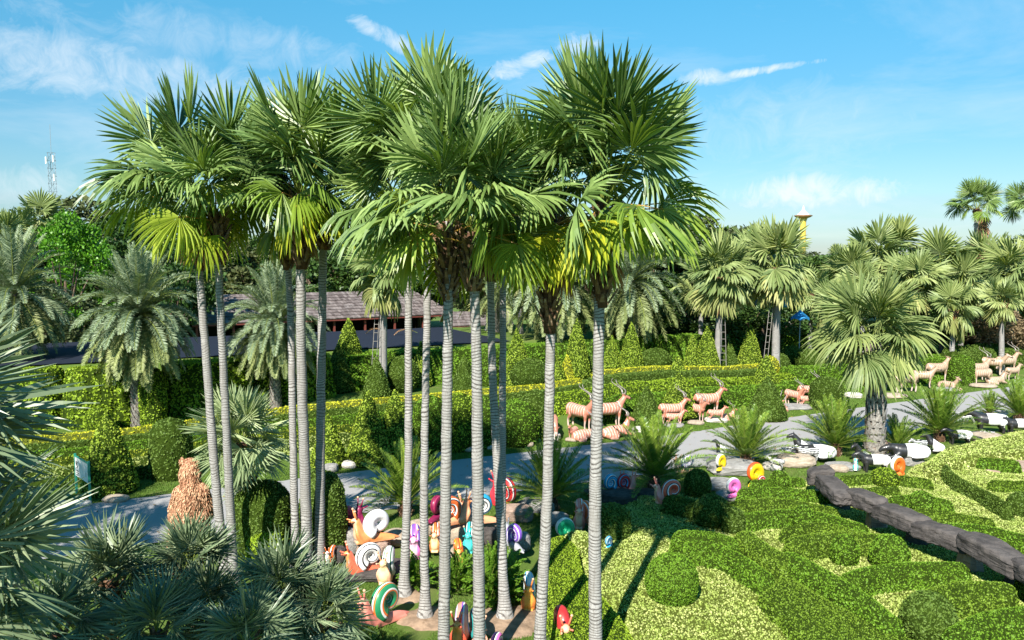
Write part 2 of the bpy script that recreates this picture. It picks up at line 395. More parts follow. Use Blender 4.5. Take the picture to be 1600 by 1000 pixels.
# worn soil rings round the palms
def soil_disc(c, r, name='soil_patch', mat=None, h=0.06):
    V = []; n = 28; rr = [0, .3, .6, .85, 1.0]; a = np.linspace(0, 2 * PI, n, endpoint=False)
    for k, q in enumerate(rr):
        rad_ = r * q * (1 + 0.12 * np.sin(3 * a + c[0] * 5) + 0.07 * np.sin(7 * a + c[1]))
        x = c[0] + rad_ * np.cos(a); y = c[1] + rad_ * np.sin(a)
        V.append(np.stack([x, y, T(x, y) + h * (1 - q * q) + (0.012 if q < 1 else -0.01)], 1))
    k = np.arange(n); k2 = (k + 1) % n
    Q = np.concatenate([np.stack([i * n + k, (i + 1) * n + k, (i + 1) * n + k2, i * n + k2], 1) for i in range(len(rr) - 1)])
    return obj(name, mesh_np(name, np.concatenate(V), Q, None, [mat or M_soil], None, True), kind='structure')

# ---------------------------------------------------------------- clipped hedges
def hf_hedge(sd, bbox, h, r, mats, step=0.09, n_leaf=300, size=0.045, seed=1, wob=0.06, base=None, drop=0.05, dome=0.0):
    """clipped hedge as a rounded surface over its plan. sd(x, y) > 0 inside, in metres to the edge"""
    rng = np.random.default_rng(seed)
    xs = np.arange(bbox[0] - .2, bbox[1] + .2, step); ys = np.arange(bbox[2] - .2, bbox[3] + .2, step)
    X, Y = np.meshgrid(xs, ys); x = X.ravel(); y = Y.ravel()
    s = sd(x, y) + wob * 0.8 * snoise(np.stack([x, y, 0 * x], 1), 3.0, seed)
    t = np.clip(s / r, 0, 1); prof = (1 - (1 - t) ** 3) ** (1 / 2.2)
    hh = (h(x, y) if callable(h) else h)
    z0 = T(x, y) if base is None else base(x, y)
    if dome: hh = hh * (1 - dome + dome * np.clip(s / (3 * r), 0, 1) ** .7)
    z = z0 + hh * prof + wob * (prof > .3) * snoise(np.stack([x, y, 0 * x], 1), 5.0, seed + 1) * 0.6 - drop * (t <= 0)
    V = np.stack([x, y, z], 1); nx = len(xs); ny = len(ys)
    i = (np.arange(ny - 1)[:, None] * nx + np.arange(nx - 1)[None]).ravel()
    Q = np.stack([i, i + 1, i + nx + 1, i + nx], 1)
    keep = (t[Q] > 0).any(axis=1); Q = Q[keep]
    ctr = V[Q].mean(1)
    A = V[Q]; area = 0.5 * np.linalg.norm(np.cross(A[:, 2] - A[:, 0], A[:, 3] - A[:, 1]), axis=1)
    used, inv = np.unique(Q, return_inverse=True); V = V[used]; Q = inv.reshape(-1, 4)
    n = int(area.sum() * n_leaf)
    lv, lq = leaf_scatter(V, Q, n, size, rng, top_lift=.9)
    g = Geo(); g.add(V, Q, mi=1, smooth=True); g.add(lv, lq, mi=0)
    return g.mesh('hedge', mats)
def poly_sd(P):
    P = np.asarray(P, float)
    def f(x, y):
        best = np.full(x.shape, 1e9); ins = np.zeros(x.shape, bool); n = len(P)
        for i in range(n):
            a = P[i]; b = P[(i + 1) % n]; ab = b - a
            t = np.clip(((x - a[0]) * ab[0] + (y - a[1]) * ab[1]) / (ab @ ab + 1e-9), 0, 1)
            best = np.minimum(best, np.hypot(x - a[0] - t * ab[0], y - a[1] - t * ab[1]))
            c = ((a[1] > y) != (b[1] > y)) & (x < (b[0] - a[0]) * (y - a[1]) / (b[1] - a[1] + 1e-12) + a[0]); ins ^= c
        return np.where(ins, best, -best)
    return f, (P[:, 0].min(), P[:, 0].max(), P[:, 1].min(), P[:, 1].max())
def line_sd(P, w):
    P = np.asarray(P, float); w = np.broadcast_to(w, len(P))
    def f(x, y):
        best = np.full(x.shape, -1e9)
        for i in range(max(1, len(P) - 1)):
            a = P[i]; b = P[min(i + 1, len(P) - 1)]; ab = b - a
            t = np.clip(((x - a[0]) * ab[0] + (y - a[1]) * ab[1]) / (ab @ ab + 1e-9), 0, 1)
            ww = w[i] + (w[min(i + 1, len(P) - 1)] - w[i]) * t
            best = np.maximum(best, ww - np.hypot(x - a[0] - t * ab[0], y - a[1] - t * ab[1]))
        return best
    m = w.max(); return f, (P[:, 0].min() - m, P[:, 0].max() + m, P[:, 1].min() - m, P[:, 1].max() + m)
def local_obj(name, me, label, cat, group=None, kind=None):
    """moves a mesh's origin to its own base"""
    V = quads_of(me); c = np.array([V[:, 0].mean(), V[:, 1].mean(), V[:, 2].min()])
    me.vertices.foreach_set('co', (V - c).ravel().astype(np.float32)); me.update()
    o = obj(name, me, None, tuple(c))
    if label: o['label'] = label; o['category'] = cat
    if group: o['group'] = group
    if kind: o['kind'] = kind
    return o
def hedge_line(pix, w, h, mats, label, hz=None, group=None, r=0.22, name='clipped_hedge', **k):
    hz = h if hz is None else hz
    P = [tuple(G(px, py, hz))[:2] for px, py in pix]
    P = catmull(np.array(P), 5) if len(P) > 2 else np.array(P)
    f, bb = line_sd(P, w if np.ndim(w) == 0 else np.interp(np.linspace(0, 1, len(P)), np.linspace(0, 1, len(w)), w))
    return local_obj(name, hf_hedge(f, bb, h, r, mats, **k), label, 'hedge', group)
def hedge_poly(pix, h, mats, label, hz=None, group=None, r=0.25, name='clipped_hedge', **k):
    P = [tuple(G(px, py, h if hz is None else hz))[:2] for px, py in pix]
    f, bb = poly_sd(P)
    return local_obj(name, hf_hedge(f, bb, h, r, mats, **k), label, 'hedge', group)
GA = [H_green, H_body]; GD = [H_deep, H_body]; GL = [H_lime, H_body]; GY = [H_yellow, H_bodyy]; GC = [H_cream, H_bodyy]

# lathe topiary: balls, cones, spirals
def topiary(prof, n_leaf, size, mats, seed, nu=22, wob=0.04, stem=0.0, stem_r=0.05):
    rng = np.random.default_rng(seed); prof = np.array(prof, float)
    a = np.linspace(0, 2 * PI, nu, endpoint=False); V = []
    for r, z in prof: V.append(np.stack([r * np.cos(a), r * np.sin(a), np.full(nu, z + stem)], 1))
    V = np.concatenate(V); k = np.arange(nu); k2 = (k + 1) % nu
    V[:, :2] *= 1 + wob * snoise(V, 3.5, seed)[:, None] + wob * .6 * snoise(V, 9, seed + 1)[:, None]
    Q = np.concatenate([np.stack([i * nu + k, i * nu + k2, (i + 1) * nu + k2, (i + 1) * nu + k], 1) for i in range(len(prof) - 1)])
    lv, lq = leaf_scatter(V, Q, n_leaf, size, rng)
    g = Geo(); g.add(V, Q, mi=1, smooth=True); g.add(lv, lq, mi=0)
    return g.mesh('foliage', mats)
def ball_prof(r, zs=0.9, n=9, cut=-0.85):
    t = np.linspace(math.asin(cut), PI / 2, n); return [(max(r * math.cos(q), 0.004), r * zs * (math.sin(q) - cut)) for q in t]
def cone_prof(r, h, bulge=0.25, n=9):
    out = [(r * 0.8, 0.0)]
    for i in range(n):
        t = i / (n - 1); out.append((max(r * ((1 - t) ** (1 - bulge)) * (1 if t > .05 else .95), 0.01), 0.05 * h + 0.95 * h * t))
    return out
M_bark = plain('bark', (0.17, 0.12, 0.085), 0.9, 0.1, 0.25, 12, 0.8)
M_wood_red = plain('reddish_stem', (0.25, 0.09, 0.05), 0.8, 0.2, 0.2, 12, 0.4)

# dry leaves blown on the road
rng = np.random.default_rng(17); n = 420
sel = offset(FINE, -1.9); sel = sel[(sel[:, 0] > -16) & (sel[:, 0] < 32)]; i = rng.integers(len(sel) - 1, size=n)
side = np.sign(rng.normal(size=n)) * (1.9 - rng.random(n) ** 2.2 * 1.9); pp = sel[i] + rng.random(n)[:, None] * (sel[np.minimum(i + 1, len(sel) - 1)] - sel[i]) + side[:, None] * np.array([-.45, .89])
a = rng.uniform(0, 6.28, n); sz = rng.uniform(.03, .075, n); u = np.stack([np.cos(a), np.sin(a), rng.normal(size=n) * .2], 1) * sz[:, None]; w = np.stack([-np.sin(a), np.cos(a), rng.normal(size=n) * .3], 1) * sz[:, None] * .35
c = np.column_stack([pp, T(pp[:, 0], pp[:, 1]) + .045]); V = np.stack([c - u, c + w, c + u, c - w], 1).reshape(-1, 3)
obj('dry_leaves', mesh_np('dry_leaves', V, np.arange(4 * n).reshape(-1, 4), None, [leafmat('dry_leaf', (0.20, 0.11, 0.04), (0.38, 0.27, 0.10), .1)]), kind='stuff')
# ---------------------------------------------------------------- far structure: the shed behind the hedge, fence, towers
M_tile = None
def roof_mat():
    m, t, b = bsdf('weathered_shingle', 0.85, 0.25); g = N(t, 'ShaderNodeNewGeometry'); co = N(t, 'ShaderNodeTexCoord')
    c = mixcol(t, g.outputs['Random Per Island'], (0.08, 0.062, 0.058), (0.20, 0.165, 0.155))
    c = mixcol(t, ramp_n(t, noise_n(t, g.outputs['Position'], 1.6, 7, 0.75), [(0.5, (0, 0, 0)), (0.7, (1, 1, 1))]), c, (0.27, 0.24, 0.23))
    L(t, c, b.inputs['Base Color']); return m
M_shingle = roof_mat()
M_redtrim = plain('red_fascia', (0.17, 0.04, 0.03), 0.6, 0.4, 0.15, 4, 0.1)
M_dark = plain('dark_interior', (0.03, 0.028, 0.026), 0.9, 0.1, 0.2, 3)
M_wall = plain('shed_wall', (0.16, 0.15, 0.14), 0.9, 0.2, 0.2, 2)
M_whitep = plain('white_paint', (0.75, 0.75, 0.73), 0.5, 0.4, 0.08, 3, dirt=(0.45, 0.43, 0.4))
def shed(label, x0, x1, yf, depth, z0, eave, ridge, ang, hip, posts, rows=9, cols=60):
    """open shed, long side to the garden; each run of shingles is geometry"""
    root = thing('open_shed', label, 'shed', None, None, ((x0 + x1) / 2, yf, z0), ang)
    w = x1 - x0; hw = w / 2; d2 = depth / 2; ez = eave; rz = ridge
    # roof planes as slabs
    def face(P0, P1, P2, P3, name='roof_slab'):
        P = np.array([P0, P1, P2, P3], float); n = np.cross(P[1] - P[0], P[3] - P[0]); n /= np.linalg.norm(n)
        V = np.concatenate([P, P - n * 0.08]); Q = [(0, 1, 2, 3), (7, 6, 5, 4), (0, 4, 5, 1), (1, 5, 6, 2), (2, 6, 7, 3), (3, 7, 4, 0)]
        return V, Q
    g = Geo()
    A = (-hw, 0, ez); B = (hw, 0, ez); C_ = (hw - hip, d2, rz); D_ = (-hw + hip, d2, rz); E = (hw, depth, ez); F = (-hw, depth, ez)
    for f in ((A, B, C_, D_), (E, F, D_, C_), (B, E, C_, C_) if hip else None, (F, A, D_, D_) if hip else None):
        if f is None: continue
        V, Q = face(*f) if f[2] != f[3] else (None, None)
        if V is None:
            P = np.array(f[:3], float); g.add(P, T=[(0, 1, 2)]); continue
        g.add(V, Q)
    obj('roof', g.mesh('roof', [M_shingle]), root)
    # shingle pieces on the front slope: joined because there are thousands
    rng = np.random.default_rng(5); VV = []; QQ = []; n = 0
    sl = np.array([0, d2, rz - ez]); ln = np.linalg.norm(sl); sl = sl / ln; nr = np.array([0, -sl[2], sl[1]])
    for r in range(rows):
        t0 = r / rows; s0 = ln * t0; inset = hip * t0
        a = -hw + inset; b = hw - inset; m = int(cols * (b - a) / w)
        for c in range(m):
            xa = a + (b - a) * c / m; xb = a + (b - a) * (c + 1) / m - 0.015
            j = rng.uniform(-.03, .03); p0 = np.array([0, 0, ez]) + sl * (s0 - .05 + j); p1 = np.array([0, 0, ez]) + sl * (s0 + ln / rows * 1.1)
            lo = nr * (0.05 + rng.uniform(0, .03)); hi = nr * 0.012
            VV += [p0 + (xa, 0, 0) + lo, p0 + (xb, 0, 0) + lo, p1 + (xb, 0, 0) + hi, p1 + (xa, 0, 0) + hi, p0 + (xa, 0, 0) + nr * .005, p0 + (xb, 0, 0) + nr * .005]
            QQ += [(n, n + 1, n + 2, n + 3), (n + 4, n + 5, n + 1, n)]; n += 6
    obj('shingles', mesh_np('shingles', VV, QQ, None, [M_shingle]), root, kind='stuff')
    obj('fascia', mesh_np('fascia', *box(0, -0.03, ez - .10, w, 0.05, 0.08), None, [M_redtrim]), root)
    pm = mesh_np('post', *box(0, 0, (ez - .08) / 2, .12, .12, ez - .08), None, [M_redtrim])
    for i in range(posts):
        obj('post', pm, root, (-hw + .3 + (w - .6) * i / (posts - 1), .25, 0))
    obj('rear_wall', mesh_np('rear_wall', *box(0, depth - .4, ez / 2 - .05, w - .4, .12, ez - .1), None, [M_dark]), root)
    bm = mesh_np('bench', *box(0, 0, .25, w / posts * .6, .4, .5), None, [M_wall])
    for i in range(posts - 1): obj('counter', bm, root, (-hw + .3 + (w - .6) * (i + .5) / (posts - 1), 2.0, 0))
    return root
pa = D(300, 498, 47); pb = D(712, 498, 56)
ang = math.atan2(pb.y - pa.y, pb.x - pa.x); mid = (pa + pb) / 2; wid = (pb - pa).length
shed('long open shed with weathered shingle roof and red fascia behind the hedge', mid.x - wid / 2, mid.x + wid / 2, mid.y, 7.0, 0.0, (pa.z + pb.z) / 2, (pa.z + pb.z) / 2 + 1.55, ang, 1.9, 9, 9, 90)
pa2 = D(700, 502, 50); pb2 = D(800, 507, 52)
shed('small grey roofed open shed adjoining the long shed at its right end', (pa2.x + pb2.x) / 2 - 2.2, (pa2.x + pb2.x) / 2 + 2.2, (pa2.y + pb2.y) / 2, 4.0, 0.0, 2.05, 2.8, .2, 0.0, 3, 5, 24)
# white rail fence on the raised road
a, b = D(66, 537, 40), D(146, 537, 41.5)
fr = thing('rail_fence', 'white horizontal rail fence at the edge of the raised road', 'fence', None, None, (a.x, a.y, Tz(a.x, a.y) + .05), math.atan2(b.y - a.y, b.x - a.x))
fl = (b - a).length; rm = mesh_np('rail', *box(fl / 2, -.03, 0, fl, .03, .05), None, [M_whitep]); pm = mesh_np('post', *box(0, 0, .45, .06, .06, .9), None, [M_whitep])
for i in range(6): obj('rail', rm, fr, (0, -.02, .12 + i * .14))
for i in range(5): obj('post', pm, fr, (fl * i / 4, 0.02, 0))
# communications tower, far left
tw = D(84, 330, 260); H = D(84, 246, 260).z + 1.5
M_steel = plain('galvanised_steel', (0.30, 0.36, 0.42), 0.5, 0.5, 0.1, 1)
root = thing('lattice_mast', 'thin grey lattice telecom mast rising above the far trees', 'mast', None, None, (tw.x, tw.y, 0))
def bars(segs, r, n=4):
    g = Geo()
    for p, q in segs:
        V, Q, T3 = tube([p, q], r, n); g.add(V, Q, T3)
    return g
cs = [(-.9, -.9), (.9, -.9), (.9, .9), (-.9, .9)]
for c in cs: obj('leg', bars([((c[0], c[1], 0), (c[0] * .8, c[1] * .8, H))], .10).mesh('leg', [M_steel]), root)
seg = []; nb = 16
for i in range(nb):
    z0, z1 = H * i / nb, H * (i + 1) / nb
    for k in range(4):
        p, q = cs[k], cs[(k + 1) % 4]; seg.append(((*p, z0), (*q, z1))); seg.append(((*p, z1), (*q, z1)))
obj('bracing', bars(seg, .05, 3).mesh('bracing', [M_steel]), root)
obj('antenna_rod', bars([((0, 0, H), (0, 0, H + 9))], .09).mesh('rod', [M_steel]), root)
pn = mesh_np('panel', *box(0, 0, 0, .4, .3, 2.2), None, [M_whitep])
for k, (x, y, z) in enumerate(((-1.2, -1.0, H - 2.5), (1.1, -1.0, H - 2.0), (1.1, -.9, H - 8))): obj('antenna_panel', pn, root, (x, y, z))
# golden tower with bright finial
tp = D(1255, 340, 190); k = 190 / FPX
M_gold = plain('gold_paint', (0.85, 0.55, 0.10), 0.35, 0.5, 0.06, 1)
M_bronze = plain('bronze_rim', (0.32, 0.16, 0.08), 0.4, 0.5, 0.1, 1)
root = thing('golden_tower', 'far golden yellow tower with flared dish and white finial', 'tower', None, None, (tp.x, tp.y, 0))
def lathe(prof, n=20):
    V, Q, T3 = tube([(0, 0, z) for r, z in prof], [r for r, z in prof], n); return V, Q, T3
zt = D(1255, 341, 190).z
def lath(name, prof, mat, n=24, parent=root):
    V, Q, T3 = lathe(prof, n); return obj(name, mesh_np(name, V, Q, T3, [mat], None, True), parent)
lath('shaft', [(.95, 0), (.68, zt - 2.4), (.70, zt - .8), (1.0, zt)], M_gold)
lath('dish', [(.9, zt - .05), (1.7, zt + .25), (2.1, zt + .55), (1.9, zt + .7)], M_bronze)
dish = lath('rim', [(2.05, zt + .5), (2.15, zt + .6), (1.9, zt + .72)], M_bronze)
lath('finial', [(1.5, zt + .65), (1.4, zt + .95), (.9, zt + 1.3), (.4, zt + 1.8), (.25, zt + 2.4), (.05, zt + 3.0)], M_whitep)
for o in root.children:
    if o.name.startswith(('dish', 'rim')): o.scale = (1.0, 1.0, 1.0)
# information sign by the road
r0 = GT(141, 786); l0 = Vector((r0.x - 0.82, r0.y + 0.85, 0)); l0.z = Tz(l0.x, l0.y)
M_teal = plain('green_post', (0.03, 0.27, 0.20), 0.45, 0.4, 0.1, 6)
M_ink = plain('black_print', (0.02, 0.02, 0.02), 0.6, 0.2, 0.05, 3)
d = (r0 - l0); d.z = 0; ln = d.length; a = math.atan2(d.y, d.x)
root = thing('information_sign', 'white information board on two green posts beside the road', 'sign', None, None, (l0.x, l0.y, l0.z), a)
pm = mesh_np('post', *box(0, 0, .56, .05, .05, 1.12), None, [M_teal])
obj('post', pm, root, (0, 0, 0)); obj('post', pm, root, (ln, 0, 0))
obj('board', mesh_np('board', *box(ln / 2, 0, .78, ln - .06, .03, .52), None, [M_whitep]), root)
obj('top_rail', mesh_np('top_rail', *box(ln / 2, 0, 1.055, ln - .05, .036, .03), None, [M_teal]), root)
g = Geo()
for i in range(3): g.add(*box(.22, -.019, .68 - i * .055, .26, .004, .02))
g.add(*box(.98, -.019, .72, .018, .004, .12))
rr = np.random.default_rng(2)
for i in range(7): g.add(*box(.16 + rr.uniform(0, .1), -.019 - i * .0006, .76 + i * .028, rr.uniform(.05, .12), .004, .022))
obj('print', g.mesh('print', [M_ink]), root)
# ---------------------------------------------------------------- palms
def fan_leaf(elev, R, petiole, grav, seed, nseg=34, span=rad(118), fold=0.14, coh=0.50, width=0.92, pr=0.016, up_blade=0.0, bend=0.25, rolls=0.0):
    """one fan leaf, petiole from the origin, heading +Y and raised by elev; tips hang under gravity"""
    rng = np.random.default_rng(seed); V = []; Q = []; mi = []; n = 0
    p = np.zeros(3); d = np.array([0, math.cos(elev), math.sin(elev)]); pts = [p.copy()]
    for k in range(5):
        p = p + d * petiole / 5; d = d + np.array([0, 0, -bend * 0.2 * math.cos(math.atan2(d[2], d[1]))]); d /= np.linalg.norm(d); pts.append(p.copy())
    g = Geo(); tv, tq, tt = tube(pts, np.linspace(pr, pr * .55, 6), 5); g.add(tv, tq, tt, mi=1)
    h = p.copy(); u = d.copy()
    if up_blade: u = u + np.array([0, 0, up_blade]); u /= np.linalg.norm(u)
    v = np.array([1.0, 0, 0]); roll = rng.normal() * rolls; nn = np.cross(v, u); nn /= np.linalg.norm(nn)
    if nn[2] < 0 and elev < rad(85): nn = -nn
    v, nn = v * math.cos(roll) + nn * math.sin(roll), nn * math.cos(roll) - v * math.sin(roll)
    st = np.array([0.03, coh * .5, coh, coh + (1 - coh) * .5, 1.0])
    VV = []; QQ = []; m = 0
    dphi = 2 * span / nseg
    for i in range(nseg):
        phi = -span + (i + .5) * dphi; f = abs(math.sin(phi)); c = math.cos(phi)
        s0 = u * math.cos(phi) + v * math.sin(phi)
        s0 = s0 - nn * fold * f * (1 if c > 0 else 1.2) + nn * rng.normal() * .06 + v * rng.normal() * .03
        s0 /= np.linalg.norm(s0)
        Ls = R * (0.80 + 0.20 * max(c, -0.4)) * rng.uniform(.82, 1.04)
        side = -u * math.sin(phi) + v * math.cos(phi); side /= np.linalg.norm(side)
        q = h.copy(); dd = s0.copy(); prev = 0; P = []
        for k, t in enumerate(st):
            q = q + dd * (t - prev) * Ls; P.append(q.copy())
            gk = grav * (0.10 if t < coh - .01 else 1.25) * rng.uniform(.75, 1.25)
            prev = t
            dd = dd + np.array([0, 0, -gk * (0.35 + 0.65 * math.hypot(dd[0], dd[1]))]) * 0.55; dd /= np.linalg.norm(dd)
        wd = [0.002, coh * .5 * Ls * math.tan(dphi / 2) * 1.02, coh * Ls * math.tan(dphi / 2) * 1.0, coh * Ls * math.tan(dphi / 2) * .95 * width, 0.0015]
        for k in range(5):
            a = nn * wd[k] * 1.05
            VV += [P[k] - side * wd[k] - a * .5, P[k] + a * .5, P[k] + side * wd[k] - a * .5]
        for k in range(4):
            b = m + k * 3; QQ += [(b, b + 1, b + 4, b + 3), (b + 1, b + 2, b + 5, b + 4)]
        m += 15
    g.add(VV, QQ, mi=0); return g
ELEVS = [82, 66, 50, 34, 16, -6, -28, -50]
def fan_set(name, R, pet, mats_young, mats_mid, mats_old, gr=(.05, .14, .34, .62, .85, .95, 1.0, 1.1), drop=1.0, **k):
    S = []
    for i, e in enumerate(ELEVS):
        mats = mats_young if i < 4 else (mats_mid if i < 6 else mats_old)
        S.append([fan_leaf(rad(e), R, pet * (1 - .05 * i), gr[i], 11 * i + j, **{**k, 'span': k.get('span', rad(118)) * (.85 + .09 * j), 'up_blade': drop * (0, -.10, -.28, -.45, -.6, -.75, -.9, -1.2)[i]}).mesh('fan_leaf', mats) for j in range(4)])
    return S
def fanmat(name, c1, c2, **k): return leafmat(name, c1, c2, **k)
P_stalk = plain('petiole', (0.22, 0.27, 0.05), 0.5, 0.4, 0.15, 8)
P_stalko = plain('petiole_orange', (0.45, 0.26, 0.05), 0.5, 0.4, 0.2, 8)
P_young = leafmat('fan_young', (0.09, 0.16, 0.036), (0.25, 0.36, 0.11), .25, .40, .5, objrand=.6)
P_mid = leafmat('fan_mid', (0.13, 0.21, 0.024), (0.28, 0.40, 0.06), .30, .38, .5, objrand=.6)
P_oldg = leafmat('fan_old_green', (0.16, 0.25, 0.02), (0.32, 0.43, 0.05), .35, .42, .4, objrand=.4)
P_old = leafmat('fan_old', (0.26, 0.34, 0.018), (0.48, 0.52, 0.04), .35, .42, .4, objrand=.35)
P_b1 = leafmat('fan_bg', (0.15, 0.21, 0.06), (0.34, 0.40, 0.15), .25, .5, .35, objrand=.4)
P_b2 = leafmat('fan_bg_old', (0.22, 0.25, 0.07), (0.42, 0.42, 0.16), .25, .5, .3, objrand=.4)
P_blue = leafmat('fan_blue', (0.07, 0.115, 0.055), (0.25, 0.31, 0.17), .12, .4, .5, objrand=.4)
P_pale = leafmat('fan_pale', (0.20, 0.27, 0.12), (0.42, 0.50, 0.27), .2, .42, .5, objrand=.3)
P_dead = leafmat('fan_dead', (0.30, 0.17, 0.08), (0.50, 0.33, 0.18), .2, .8, .1, objrand=.4)
S_main = fan_set('main', 1.12, 1.30, [P_young, P_stalk], [P_mid, P_stalko], [P_old, P_stalko], rolls=.6)
for row in S_main[5:6]:
    for me_ in row: me_.materials[0] = P_oldg
S_bg = fan_set('bg', 1.28, 1.0, [P_b1, P_stalk], [P_b1, P_stalk], [P_b2, P_stalko], nseg=24, coh=.58, rolls=.5)
S_blue = fan_set('blue', 0.78, 0.55, [P_blue, P_stalk], [P_blue, P_stalk], [P_blue, P_stalk], nseg=24, coh=.34, gr=(0, .02, .04, .08, .14, .2, .3, .4), pr=.012, span=rad(125), drop=.3, rolls=.35)
S_pale = fan_set('pale', 0.66, 0.72, [P_pale, P_stalk], [P_pale, P_stalk], [P_pale, P_stalk], nseg=28, coh=.4, gr=(0, 0, .03, .06, .1, .18, .25, .35), pr=.012, span=rad(135), drop=.7, rolls=.4)
M_trunk = None
def trunk_mat(name, light, dark, ring=0.05, stain=(0.13, 0.11, 0.09)):
    m, t, b = bsdf(name, 0.85, 0.15); co = N(t, 'ShaderNodeTexCoord'); P = co.outputs['Object']
    sp = N(t, 'ShaderNodeSeparateXYZ'); L(t, P, sp.inputs[0])
    z = math_n(t, 'ADD', math_n(t, 'ADD', sp.outputs[2], math_n(t, 'MULTIPLY', noise_n(t, P, 1.1, 2), 0.5)), math_n(t, 'MULTIPLY', noise_n(t, P, 7, 4), 0.055))
    w = math_n(t, 'FRACT', math_n(t, 'DIVIDE', z, ring))
    c = mixcol(t, ramp_n(t, w, [(0.0, (1, 1, 1)), (0.18, (1, 1, 1)), (0.40, (0, 0, 0)), (0.9, (0, 0, 0)), (1.0, (1, 1, 1))]), light, dark)
    c = mixcol(t, math_n(t, 'MULTIPLY', ramp_n(t, noise_n(t, P, 4.5, 7, 0.8), [(0.56, (0, 0, 0)), (0.62, (1, 1, 1))]), .6), c, tuple(min(1, x * 1.35) for x in light))
    c = mixcol(t, math_n(t, 'MULTIPLY', ramp_n(t, noise_n(t, P, 2.3, 6, 0.8, 1.0), [(0.57, (0, 0, 0)), (0.64, (1, 1, 1))]), .7), c, tuple(x * .42 for x in light))
    c = mixcol(t, ramp_n(t, noise_n(t, P, 38, 5, 0.75), [(0.5, (0, 0, 0)), (0.68, (1, 1, 1))]), c, tuple(x * .45 for x in light))
    c = mixcol(t, ramp_n(t, noise_n(t, P, 1.4, 6, 0.75), [(0.45, (0, 0, 0)), (0.66, (1, 1, 1))]), c, tuple(.5 * a + .5 * s for a, s in zip(light, stain)))
    mp = N(t, 'ShaderNodeMapping'); mp.inputs['Scale'].default_value = (25, 25, 1.2); L(t, P, mp.inputs[0])
    c = mixcol(t, math_n(t, 'MULTIPLY', ramp_n(t, noise_n(t, mp.outputs[0], 1.5, 4), [(0.55, (0, 0, 0)), (0.7, (1, 1, 1))]), .5), c, stain)
    L(t, c, b.inputs['Base Color'])
    bp = N(t, 'ShaderNodeBump'); bp.inputs['Strength'].default_value = 0.5; bp.inputs['Distance'].default_value = 0.015
    L(t, noise_n(t, P, 40, 5, .7), bp.inputs['Height']); L(t, bp.outputs[0], b.inputs['Normal']); return m
M_trunk = trunk_mat('ringed_trunk', (0.38, 0.365, 0.345), (0.085, 0.075, 0.068))
M_trunkb = trunk_mat('ringed_trunk_brown', (0.27, 0.22, 0.18), (0.11, 0.085, 0.07))
M_fibre = plain('brown_fibre', (0.14, 0.075, 0.045), 0.95, 0.1, 0.3, 10, 0.9, dirt=(0.30, 0.20, 0.12))
M_boot = plain('leaf_boot', (0.26, 0.16, 0.09), 0.9, 0.1, 0.3, 9, 0.6, dirt=(0.5, 0.4, 0.28))
M_bootgrey = plain('grey_boot', (0.42, 0.39, 0.35), 0.9, 0.1, 0.3, 14, 0.7, dirt=(0.14, 0.11, 0.09))
def trunk_mesh(top, r0, r1, flare=0.06, ring=0.05, mats=None, n=14, seed=0, bow=0.0):
    Ht = np.linalg.norm(top); step = ring / 2; m = int(Ht / step); t = np.linspace(0, 1, m + 1)
    side = np.array([math.cos(seed * 2.1), math.sin(seed * 2.1), 0])
    P = np.outer(t, top) + np.outer(np.sin(t * PI) * bow * Ht + 0.012 * np.sin(t * 9 + seed), side)
    z = t * Ht; saw = (z / ring) % 1.0
    R = r0 + (r1 - r0) * t + flare * np.exp(-z / 0.22) + 0.006 * (saw < .5) - .003
    P[0, 2] -= .15
    V, Q, T3 = tube(P, R, n); V[:, :2] += (0.010 * snoise(V, 6, seed))[:, None]
    return mesh_np('trunk', V, Q, T3, mats or [M_trunk], None, True)
def boots(L0, r0, r1, n, seed, mats, blen=0.22, bw=0.05, spread=0.6):
    """stubs of old leaf stalks wrapped round the neck"""
    rng = np.random.default_rng(seed); g = Geo()
    V, Q, T3 = tube([(0, 0, -.1 * L0), (0, 0, .25 * L0), (0, 0, .6 * L0), (0, 0, L0)], [r0, r0 * 1.15, r1, r1 * .6], 12)
    V[:, :2] *= 1 + 0.12 * snoise(V, 14, seed)[:, None]; g.add(V, Q, T3, mi=0, smooth=True)
    for i in range(n):
        a = i * 2.39996 + rng.normal() * .1; z = L0 * (i + .5) / n; r = np.interp(z, [0, .6 * L0, L0], [r0, r1, r1 * .7])
        rd = np.array([math.cos(a), math.sin(a), 0]); tg = np.array([-math.sin(a), math.cos(a), 0]); d = rd * spread * rng.uniform(.5, 1.2) + np.array([0, 0, 1]); d /= np.linalg.norm(d)
        p = rd * r * .85 + np.array([0, 0, z - .1]); l = blen * rng.uniform(.5, 1.3); w = bw * rng.uniform(.8, 1.2); o = np.cross(tg, d) * -.018
        B = [p - tg * w, p + tg * w, p + d * l + tg * w * .4, p + d * l - tg * w * .4]
        B2 = [b + o * -1.6 for b in B]
        g.add(B + B2, [(0, 1, 2, 3), (7, 6, 5, 4), (0, 4, 5, 1), (1, 5, 6, 2), (2, 6, 7, 3), (3, 7, 4, 0)], mi=1)
    return g.mesh('fibre', mats)
def crown(root, S, c, n, rng, scale=1.0, top_e=0, bot_e=7, dead=0, tilt=0.0, mesh_name='leaf', eb=1.0, matover=None):
    ph = rng.uniform(0, 6.28)
    for i in range(n):
        f = (i + rng.uniform(-.3, .3)) / max(1, n - 1); f = min(max(f, 0), 1) ** eb
        k = int(round(top_e + (bot_e - top_e) * f + rng.normal() * .5)); k = min(max(k, 0), 7)
        me = S[k][rng.integers(4)]
        a = ph + i * 2.39996 + rng.normal() * .12
        z = -0.22 * f
        o = obj(mesh_name, me, root, (c[0], c[1], c[2] + z * scale), Euler((rng.normal() * .16 + tilt, rng.normal() * .26, a)), scale * rng.uniform(.88, 1.1))
DEADS = None
